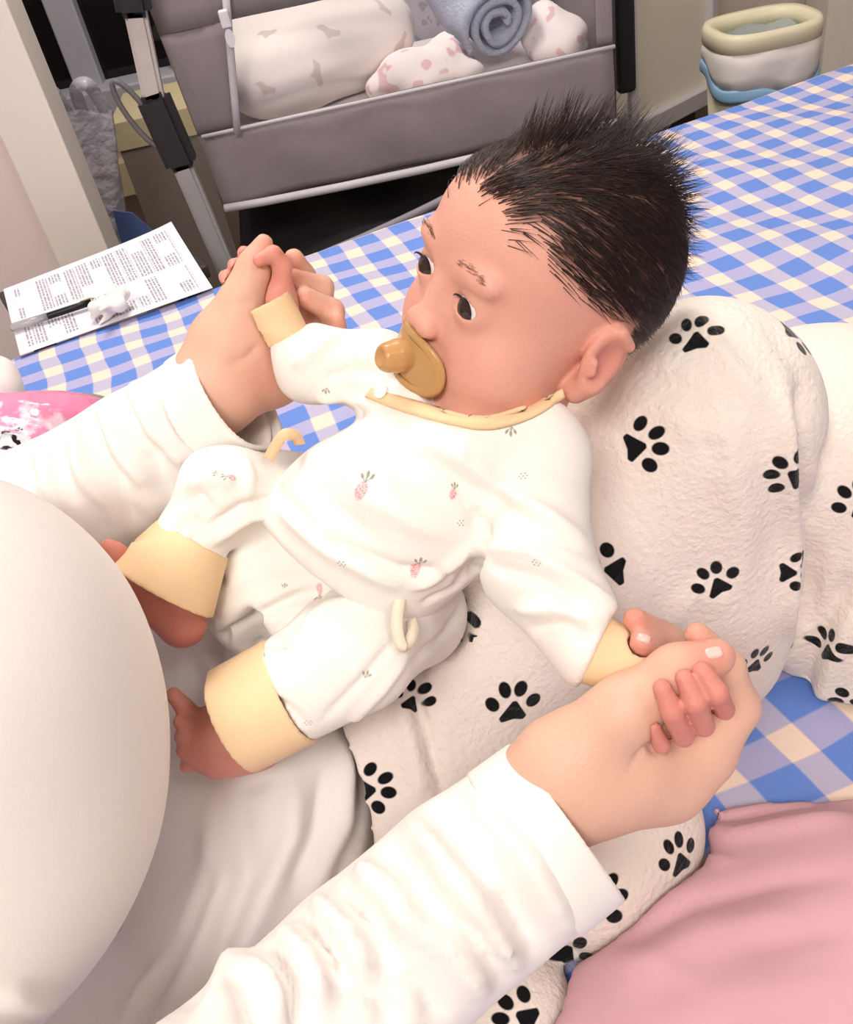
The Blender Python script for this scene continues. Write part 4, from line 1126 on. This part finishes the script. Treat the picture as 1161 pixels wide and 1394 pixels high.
# ================================================================== printed sheet, pen, tissue on a low stand
cz = BED + 0.004
pq = [G(5, 395, cz), G(235, 307, cz), G(290, 393, cz), G(28, 485, cz)]
ctr = sum(pq) / 4
boxobj_st = thing('bedside_stand', (ctr[0] - 0.02, ctr[1] + 0.05, 0), 'low dark stand beyond the bed edge carrying a printed sheet', 'stand')
ang = math.atan2((pq[1] - pq[0])[1], (pq[1] - pq[0])[0])
stm = plain('stand_dark_wood', (62, 54, 50), 0.5)
off_ = ey * 0.045
boxobj('stand_top', (ctr + off_)[:2].tolist() + [cz - 0.014], (0.30, 0.22, 0.022), stm, boxobj_st, ang, .004)
for sx in (-1, 1):
    for sy in (-1, 1):
        q = ctr + off_ + ex * sx * 0.125 + ey * sy * 0.085
        boxobj('leg', (q[0], q[1], (cz - .025) / 2), (.025, .025, cz - .025), stm, boxobj_st, ang)
pa = NT('printed_paper', 0.7, 0.2)
uvn = pa.n('ShaderNodeUVMap'); sp = pa.n('ShaderNodeSeparateXYZ'); pa.l(uvn.outputs[0], sp.inputs[0])
u_, v_ = sp.outputs[0], sp.outputs[1]
rows = pa.math('FRACT', pa.math('MULTIPLY', u_, 58.0)); rowm = pa.math('LESS_THAN', rows, 0.55)
cmb = pa.n('ShaderNodeCombineXYZ'); pa.l(pa.math('FLOOR', pa.math('MULTIPLY', u_, 58.0)), cmb.inputs[0]); pa.l(pa.math('MULTIPLY', v_, 60.0), cmb.inputs[1])
wrd = pa.noise(1.0, 2, cmb.outputs[0], 0.7); wm = pa.math('GREATER_THAN', wrd, 0.47)
cm2 = pa.n('ShaderNodeCombineXYZ'); pa.l(pa.math('FLOOR', pa.math('MULTIPLY', u_, 13.0)), cm2.inputs[0]); pa.l(pa.math('FLOOR', pa.math('MULTIPLY', v_, 5.0)), cm2.inputs[1])
wnz = pa.n('ShaderNodeTexWhiteNoise'); pa.l(cm2.outputs[0], wnz.inputs['Vector'])
gx = pa.math('FRACT', pa.math('MULTIPLY', u_, 13.0)); blk = pa.math('MULTIPLY', pa.math('GREATER_THAN', wnz.outputs['Value'], 0.28), pa.math('GREATER_THAN', gx, 0.16))
mg = pa.math('MULTIPLY', pa.math('MULTIPLY', pa.math('GREATER_THAN', u_, .05), pa.math('LESS_THAN', u_, .95)), pa.math('MULTIPLY', pa.math('GREATER_THAN', v_, .06), pa.math('LESS_THAN', v_, .93)))
inkf = pa.math('MULTIPLY', pa.math('MULTIPLY', rowm, wm), pa.math('MULTIPLY', blk, mg))
gut = pa.math('GREATER_THAN', pa.math('ABSOLUTE', pa.math('SUBTRACT', v_, .42)), .025)
pa.color(pa.mix(pa.math('MULTIPLY', pa.math('MULTIPLY', inkf, gut), .8), srgb(232, 229, 238), srgb(120, 112, 126)))
V, F, n_ = [], [], 14; me = None
for i in range(n_ + 1):
    for j in range(n_ + 1):
        a, b = i / n_, j / n_
        q = (pq[3] * (1 - a) + pq[2] * a) * (1 - b) + (pq[0] * (1 - a) + pq[1] * a) * b
        V.append((q[0], q[1], q[2] + .0015 + .002 * math.sin(a * 5 + b * 3) * math.sin(math.pi * b) + .006 * (a * b) ** 6))
for i in range(n_):
    for j in range(n_): F.append((i * (n_ + 1) + j, (i + 1) * (n_ + 1) + j, (i + 1) * (n_ + 1) + j + 1, i * (n_ + 1) + j + 1))
paper = link('printed_sheet', V, F, pa.m)
uvl = paper.data.uv_layers.new(name='UVMap')
for lp_ in paper.data.loops: vi = lp_.vertex_index; uvl.data[lp_.index].uv = ((vi // (n_ + 1)) / n_, (vi % (n_ + 1)) / n_)
tag(paper, 'white sheet covered in small grey print at the far left corner of the bed', 'paper')
pz_ = cz + 0.012
a_, b_ = G(14, 447, pz_), G(128, 410, pz_)
d_ = (b_ - a_)
pen = thing('pen', a_ + d_ / 2, 'black pen with a clear end lying on the printed sheet', 'pen')
L_ = lambda t: a_ + d_ * t
tube('barrel', [L_(.40), L_(.45), L_(.80), L_(.97)], [.004, .0052, .0052, .005], plain('pen_black', (20, 19, 22), 0.35), pen, 12)
cg = NT('pen_clear_plastic', 0.15, 0.5); cg.color(srgb(206, 204, 206)); cg.b.inputs['Transmission Weight'].default_value = .6
tube('cap', [L_(0), L_(.02), L_(.22), L_(.44)], [.004, .0062, .0060, .0056], cg.m, pen, 12)
tube('clip', [L_(.83) + UP * .006, L_(.95) + UP * .0065, L_(1.0) + UP * .004], .0022, plain('pen_clip_olive', (176, 172, 124), 0.4), pen, 8, .6)
tf = Field(.0022, .006)
tcx = G(150, 414, cz + .02)
for k in range(14):
    a, b = RH.randn(3) * (.010, .010, .004), RH.randn(3) * (.016, .016, .010)
    tf.cap(tcx + a, tcx + b, .009, .003)
tf.cut((0, 0, cz + .004), (0, 0, -1), .002)
KV, KF = tf.mesh(); KV = relax(KV, KF, 2) + normals(KV, KF) * (.0012 * fbm(KV, 260, 4))[:, None]
tag(link('tissue', KV, KF, plain('tissue_white', (246, 240, 234), .9)), 'crumpled white tissue on the printed sheet beside the pen', 'tissue')

# ================================================================== left edge of the bed: pink wrap, white cloth, cord
pk_ = NT('pink_plastic_wrap', 0.18, 0.6)
st_ = pk_.noise(9, 3); pk_.color(pk_.mix(pk_.below(pk_.noise(26, 4), .42, .03), srgb(236, 140, 176), srgb(242, 214, 224))); pk_.bump(pk_.noise(40, 3), .003)
wf = Field(.004, .015)
wf.chain(pc((-140, 640, .70, 60), (-20, 600, .70, 58), (60, 588, .705, 48), (110, 578, .72, 36), (135, 562, .735, 16)), k=.02)
wf.chain(pc((-120, 720, .67, 70), (0, 660, .67, 62)), k=.02)
wf.cut((0, 0, BED + .004), (0, 0, -1), .003)
WV, WF = wf.mesh(); WV = relax(WV, WF, 3)
WV = folds(WV, WF, [([(0, 560), (60, 575), (120, 590)], 6, -3), ([(10, 545), (70, 558), (130, 572)], 6, 3), ([(60, 548), (100, 560)], 4, 2), ([(0, 590), (60, 600)], 6, 3)])
WT = bvh(WV, WF)
wrap = link('pink_package', WV, WF, pk_.m)
blk_pts = [(8, 590, 12, 20, .8), (22, 600, 10, 60, .8), (6, 610, 12, -20, .7), (24, 584, 8, 10, .8), (-6, 598, 12, 0, .8)]
setattr_f(wrap, 'ink', stamp(WV, WT, blk_pts, [s_poly([(-.8, -.3), (.5, -.6), (.9, .1), (-.1, .5)], .08)]))
setattr_f(wrap, 'label', stamp(WV, WT, [(-8, 602, 44, -12, .6)], [s_poly([(-1, -.6), (1, -.6), (1, .8), (-1, .8)], .02)]))
oldc = pk_.b.inputs['Base Color'].links[0].from_socket
c1 = pk_.mix(pk_.below(pk_.attr('label').outputs['Fac'], 0, .0006), oldc, srgb(226, 220, 226))
pk_.color(pk_.mix(pk_.below(pk_.attr('ink').outputs['Fac'], 0, .0004), c1, srgb(22, 20, 22)))
tag(wrap, 'glossy pink plastic package with a black and white print at the left edge', 'package')
cf = Field(.004, .02)
cf.chain(pc((-60, 560, .78, 70), (-10, 535, .79, 34), (-4, 510, .80, 26)), k=.02)
cf.cut((0, 0, BED + .004), (0, 0, -1), .003)
WV, WF = cf.mesh(); WV = relax(WV, WF, 3)
tag(link('folded_cloth', WV, WF, white_knit), 'small white folded cloth behind the pink package', 'cloth')
cpts = smooth_path([G(60, 546, BED + .01), G(90, 539, BED + .016), G(120, 538, BED + .018), G(148, 544, BED + .012), G(170, 552, BED + .006)], 6)
tag(tube('cord', cpts, .0028, plain('cord_grey_green', (140, 144, 128), .5)), 'thin grey cord curving over the sheet behind the pink package', 'cord')

# ================================================================== inside the crib
SOFT = []
def soft(name, items, mat, lab, cat, h=.006, strokes=(), nz=.003, cutz=None):
    f = Field(h, .03)
    for c, r, ax in items: f.ell(c, r, ax, k=.02)
    if cutz: f.cut((0, 0, cutz), (0, 0, -1), .004)
    if SOFT: f.carve(list(SOFT), .006)
    SOFT.append(f)
    V, F = f.mesh(); V = relax(V, F, 3); V = folds(V, F, strokes); V = V + normals(V, F) * (nz * fbm(V, 30 if nz < .005 else 70, 2))[:, None]
    if cutz: V[:, 2] = np.maximum(V[:, 2], cutz - .001); V[:, 1] = np.maximum(V[:, 1], CY + .014)
    o = link(name, V, F, mat); tag(o, lab, cat); return o, V, F
mz = zp - .028
pil = NT('print_pillow_cotton', .9, .15)
pil.color(pil.mix(pil.below(pil.attr('ink').outputs['Fac'], 0, .002), srgb(248, 238, 232), srgb(224, 206, 200)))
pc1 = cp(450, 85, CY + .20)
rot = np.array([[math.cos(.18), 0, math.sin(.18)], [0, 1, 0], [-math.sin(.18), 0, math.cos(.18)]])
po, V_, F_ = soft('pillow', [((pc1[0] - .02, CY + .22, mz + .09), (.20, .14, .11), None), ((pc1[0] - .09, CY + .15, mz + .07), (.13, .11, .085), None), ((pc1[0] + .03, CY + .27, mz + .17), (.125, .12, .13), None)], pil.m, 'white pillow with faint brown print in the left half of the crib', 'pillow',
      strokes=[([(330, 110), (420, 80), (520, 60)], 16, -4), ([(350, 60), (430, 30), (540, 10)], 16, 4), ([(560, 20), (575, 90)], 10, -5), ([(340, 150), (430, 120), (520, 110)], 10, -5)], cutz=mz + .002)
setattr_f(po, 'ink', stamp(V_, bvh(V_, F_), [(362, 45, 16, 10, .7), (446, 42, 18, 20, .6), (545, 60, 18, -50, .6), (432, 98, 18, 70, .7), (360, 120, 15, 30, .8), (520, 8, 16, 40, .6)],
        [s_poly([(-1, .2), (-.5, -.5), (.2, -.3), (.9, -.6), (1, 0), (.4, .3), (.2, .9), (-.3, .2)], .03)]))
tow = NT('blue_terry', .95, .1); tow.color(tow.mix(tow.noise(60), srgb(176, 186, 208), srgb(204, 212, 228))); tow.bump(tow.noise(200, 3), .004)
e_ = cp(690, 70, CY + .12)
roll = thing('rolled_towel', (e_[0], CY + .2, mz), 'pale blue rolled towel standing in the right half of the crib', 'towel')
ax0 = cp(684, 70, CY + .095); ax0[2] = max(ax0[2], mz + .078); ax1 = ax0 + np.array([-.07, .24, .115])
dirn = (ax1 - ax0) / np.linalg.norm(ax1 - ax0); sd = np.cross(dirn, (0, 0, 1)); sd /= np.linalg.norm(sd); up2 = np.cross(sd, dirn)
V, F = [], []; nt_, nl = 120, 14
for i in range(nt_ + 1):
    a = i / nt_ * 2 * math.pi * 2.6; r = .012 + .056 * i / nt_ + .002 * math.sin(a * 3)
    for j in range(nl + 1):
        t = j / nl; rr = r * (1 + .06 * math.sin(9 * t + a)); q = ax0 + (ax1 - ax0) * (t + .02 * math.sin(a)) + rr * (math.cos(a) * sd + math.sin(a) * up2)
        V.append(q)
for i in range(nt_):
    for j in range(nl): F.append((i * (nl + 1) + j, (i + 1) * (nl + 1) + j, (i + 1) * (nl + 1) + j + 1, i * (nl + 1) + j + 1))
rf = Field(.006, .01).cap(ax0, ax1, .078, .078); SOFT.append(rf)
o = link('roll', V, F, tow.m, roll); s_ = o.modifiers.new('s', 'SOLIDIFY'); s_.thickness = .012; s_.offset = -1
bkm = NT('pink_print_cotton', .9, .15); bkm.color(bkm.mix(bkm.below(bkm.noise(26, 1), .36, .02), srgb(244, 232, 230), srgb(228, 190, 194)))
e2_ = cp(620, 95, CY + .10)
soft('crib_blanket', [((e2_[0] - .05, CY + .10, mz + .02), (.13, .08, .045), None), ((e2_[0] + .0, CY + .11, mz + .05), (.05, .05, .04), None), ((e2_[0] - .09, CY + .09, mz + .04), (.05, .05, .03), None)], bkm.m, 'pink and white blanket spread between the pillow and the towel roll in the crib', 'blanket', nz=.008, cutz=mz + .002)
e3_ = cp(760, 68, CY + .12)
soft('muslin_cloth', [((e3_[0] + .0, CY + .12, mz + .02), (.06, .08, .05), None), ((e3_[0] - .02, CY + .15, mz + .05), (.04, .05, .04), None)], bkm.m, 'small bunched pink cloth at the right of the towel roll in the crib', 'cloth', nz=.009, cutz=mz + .002)

# ================================================================== behind the crib: carrier bag, carton, cabinet, bin
bgm = NT('thin_plastic_bag', .25, .5); bgm.color(srgb(226, 222, 234)); bgm.b.inputs['Alpha'].default_value = .62; bgm.bump(bgm.noise(30, 4), .01)
by = 2.15
bt, bb_ = YP(118, 150, by), YP(128, 330, by)
bag = thing('carrier_bag', (bt[0], by, 0), 'thin white plastic carrier bag behind the pale door panel', 'bag')
V, F = [], []; nt_, nh = 40, 26
for j in range(nh + 1):
    t = j / nh; z = bt[2] * t; w = .085 * (1 - .30 * t ** 3) + .01; cx = bb_[0] + (bt[0] - bb_[0]) * max(0, (z - bb_[2]) / (bt[2] - bb_[2])) - .02
    for i in range(nt_):
        a = 2 * math.pi * i / nt_; k = 1 + .10 * math.sin(5 * a + 4 * t) + .06 * math.sin(11 * a - 7 * t)
        V.append((cx + w * k * math.cos(a), by + .05 * k * math.sin(a) * (1 - .5 * t), z + .012 * math.sin(3 * a) * t))
for j in range(nh):
    for i in range(nt_): F.append((j * nt_ + i, j * nt_ + (i + 1) % nt_, (j + 1) * nt_ + (i + 1) % nt_, (j + 1) * nt_ + i))
link('bag_body', V, F, bgm.m, bag)
for sx in (-.045, .03):
    hp = smooth_path([(bt[0] - .02 + sx - .02, by, bt[2] - .01), (bt[0] - .02 + sx - .012, by - .015, bt[2] + .045), (bt[0] - .02 + sx + .018, by - .02, bt[2] + .05), (bt[0] - .02 + sx + .028, by, bt[2] - .01)], 6)
    strap('handle', hp, .028, bgm.m, bag)
blm = plain('bag_blue_print', (92, 116, 170), .4)
q = YP(165, 300, by - .08); V = [q + np.array([x, 0, z]) for x, z in ((-.02, -.06), (.07, -.06), (.03, .01), (-.01, .025))]
o = link('blue_flap', V, [(0, 1, 2, 3)], blm, bag, False); o.modifiers.new('s', 'SOLIDIFY').thickness = .003
cx0, cx1, cyy = YP(150, 170, 2.55)[0], YP(240, 170, 2.55)[0] + .05, 2.55
zt_ = float(YP(185, 162, cyy)[2]); zl = float(YP(190, 200, cyy)[2])
ctn = thing('carton', ((cx0 + cx1) / 2, cyy + .15, 0), 'taupe carton with a cream top band standing under the window', 'carton')
boxobj('carton_body', ((cx0 + cx1) / 2, cyy + .15, zl / 2), (cx1 - cx0, .30, zl), plain('carton_taupe', (142, 128, 118), .8), ctn)
boxobj('carton_lid', ((cx0 + cx1) / 2, cyy + .15, (zl + zt_) / 2), (cx1 - cx0 + .006, .306, zt_ - zl), plain('carton_cream', (214, 200, 160), .8), ctn)

zc = .14; c0, c1_ = G(890, 172, zc), G(968, 131, zc)
dx = (c1_ - c0); W_ = np.linalg.norm(dx); dx /= W_; dn = np.array([-dx[1], dx[0], 0]); cyaw = math.atan2(dx[1], dx[0])
def cb(u, v, z): q = c0 + dx * u + dn * v; return (q[0], q[1], z)
cab = thing('cabinet', cb(W_ / 2, .12, 0), 'tall cream cabinet with silver edge rails behind the crib', 'cabinet')
cmat = plain('cabinet_cream', (232, 226, 208), .35, .03, 5, 0, 1, .4); sil = plain('silver_rail', (214, 212, 214), .3, .03, 10, 0, 1, .5, .3)
boxobj('cabinet_body', cb(W_ / 2 - .03, .13, .78), (W_ + .06, .24, 1.30), cmat, cab, cyaw, .01)
boxobj('corner_rail', cb(W_ - .005, .005, .78), (.028, .03, 1.32), sil, cab, cyaw, .004)
boxobj('bottom_rail', cb(W_ / 2 - .03, .0, zc + .012), (W_ + .06, .03, .05), sil, cab, cyaw, .004)
boxobj('plinth', cb(W_ / 2 - .03, .14, .07), (W_ + .02, .2, .14), darkm, cab, cyaw)
pcx = YP(866, 60, 2.25); bkx = YP(852, 40, 2.22)
post = thing('folded_stand', (pcx[0], 2.3, 0), 'narrow white stand with a black pad between the crib and the cabinet', 'stand')
boxobj('post', (pcx[0] - .004, 2.27, .5), (.02, .03, 1.0), plain('post_white', (206, 200, 200), .4), post, 0, .003)
zz0 = float(YP(852, 128, 2.22)[2]); bmq = bmesh.new(); box(bmq, (bkx[0], 2.235, zz0 + .25), (.045, .04, .5), 0, .012)
bmobj('black_pad', bmq, blackf, post)
bmq = bmesh.new(); box(bmq, (pcx[0] - .01, 2.27, .01), (.16, .2, .02), 0, .004); bmobj('foot_plate', bmq, darkm, post)

yb = 2.12; rc = YP(1042, 30, yb); rx = .116; ry = .100; zr = float(rc[2]) - .005
bcx, bcy = float(rc[0]), yb + .02
bin_ = thing('waste_bin', (bcx, bcy, 0), 'cream waste bin with a white blue-edged liner in the far right corner', 'bin')
binm = plain('bin_cream_plastic', (232, 222, 190), .4, .03, 8)
def sq(a, p=3.2): c, s_ = math.cos(a), math.sin(a); r = (abs(c) ** p + abs(s_) ** p) ** (-1 / p); return r * c, r * s_
def lathe(name, prof, mat, parent, n=48, wob=0.0, zw=None):
    V, F = [], []
    for k, (s_, z) in enumerate(prof):
        for i in range(n):
            a = 2 * math.pi * i / n; x, y = sq(a + .0); w = 1 + wob * math.sin(7 * a + k)
            V.append((bcx + x * rx * s_ * w, bcy + y * ry * s_ * w, z + (zw(a, k) if zw else 0)))
    for k in range(len(prof) - 1):
        for i in range(n): F.append((k * n + i, k * n + (i + 1) % n, (k + 1) * n + (i + 1) % n, (k + 1) * n + i))
    o = link(name, V, F, mat, parent); return o
lathe('bin_body', [(.0, .002), (.70, .002), (.72, .01), (.97, zr - .03), (.95, zr - .03), (.70, .012), (0, .012)], binm, bin_)
lathe('rim', [(.97, zr - .035), (1.03, zr - .03), (1.04, zr - .005), (.99, zr + .008), (.84, zr + .004), (.80, zr - .012), (.84, zr - .03), (.97, zr - .035)], binm, bin_)
lin = NT('bin_liner', .4, .3); lin.color(srgb(236, 228, 222)); lin.bump(lin.noise(14, 2), .004)
drop = lambda a, k: -.045 * max(0, math.sin(-a)) ** 1.0 * (k >= 2) * min(1, (k - 1) / 3) - .01 * math.sin(4 * a) * (k > 2)
ln_ = lathe('liner', [(.82, zr - .02), (1.0, zr - .034), (1.02, zr - .045), (1.03, zr - .06), (1.01, zr - .075), (1.0, zr - .075)], lin.m, bin_, 60, .012, drop)
ln_.modifiers.new('s', 'SOLIDIFY').thickness = .002
le = lathe('liner_hem', [(1.01, zr - .073), (1.035, zr - .078), (1.035, zr - .094), (1.02, zr - .1)], plain('liner_blue', (150, 192, 224), .4), ln_, 60, .012, lambda a, k: drop(a, 5))
le.modifiers.new('s', 'SOLIDIFY').thickness = .002
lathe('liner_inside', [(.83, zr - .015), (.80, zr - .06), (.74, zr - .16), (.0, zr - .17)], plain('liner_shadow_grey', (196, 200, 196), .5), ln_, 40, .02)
bmq = bmesh.new()
for k in range(6):
    r_ = bmesh.ops.create_icosphere(bmq, subdivisions=2, radius=.03)
    bmesh.ops.transform(bmq, matrix=Matrix.Translation((bcx + .05 * math.cos(k), bcy + .045 * math.sin(k * 1.7), zr - .13 + .012 * (k % 2))) @ Matrix.Diagonal((1.2, 1, .8, 1)), verts=r_['verts'])
bmobj('rubbish', bmq, plain('rubbish_mint', (150, 196, 182), .6, .1, 60), bin_, True)
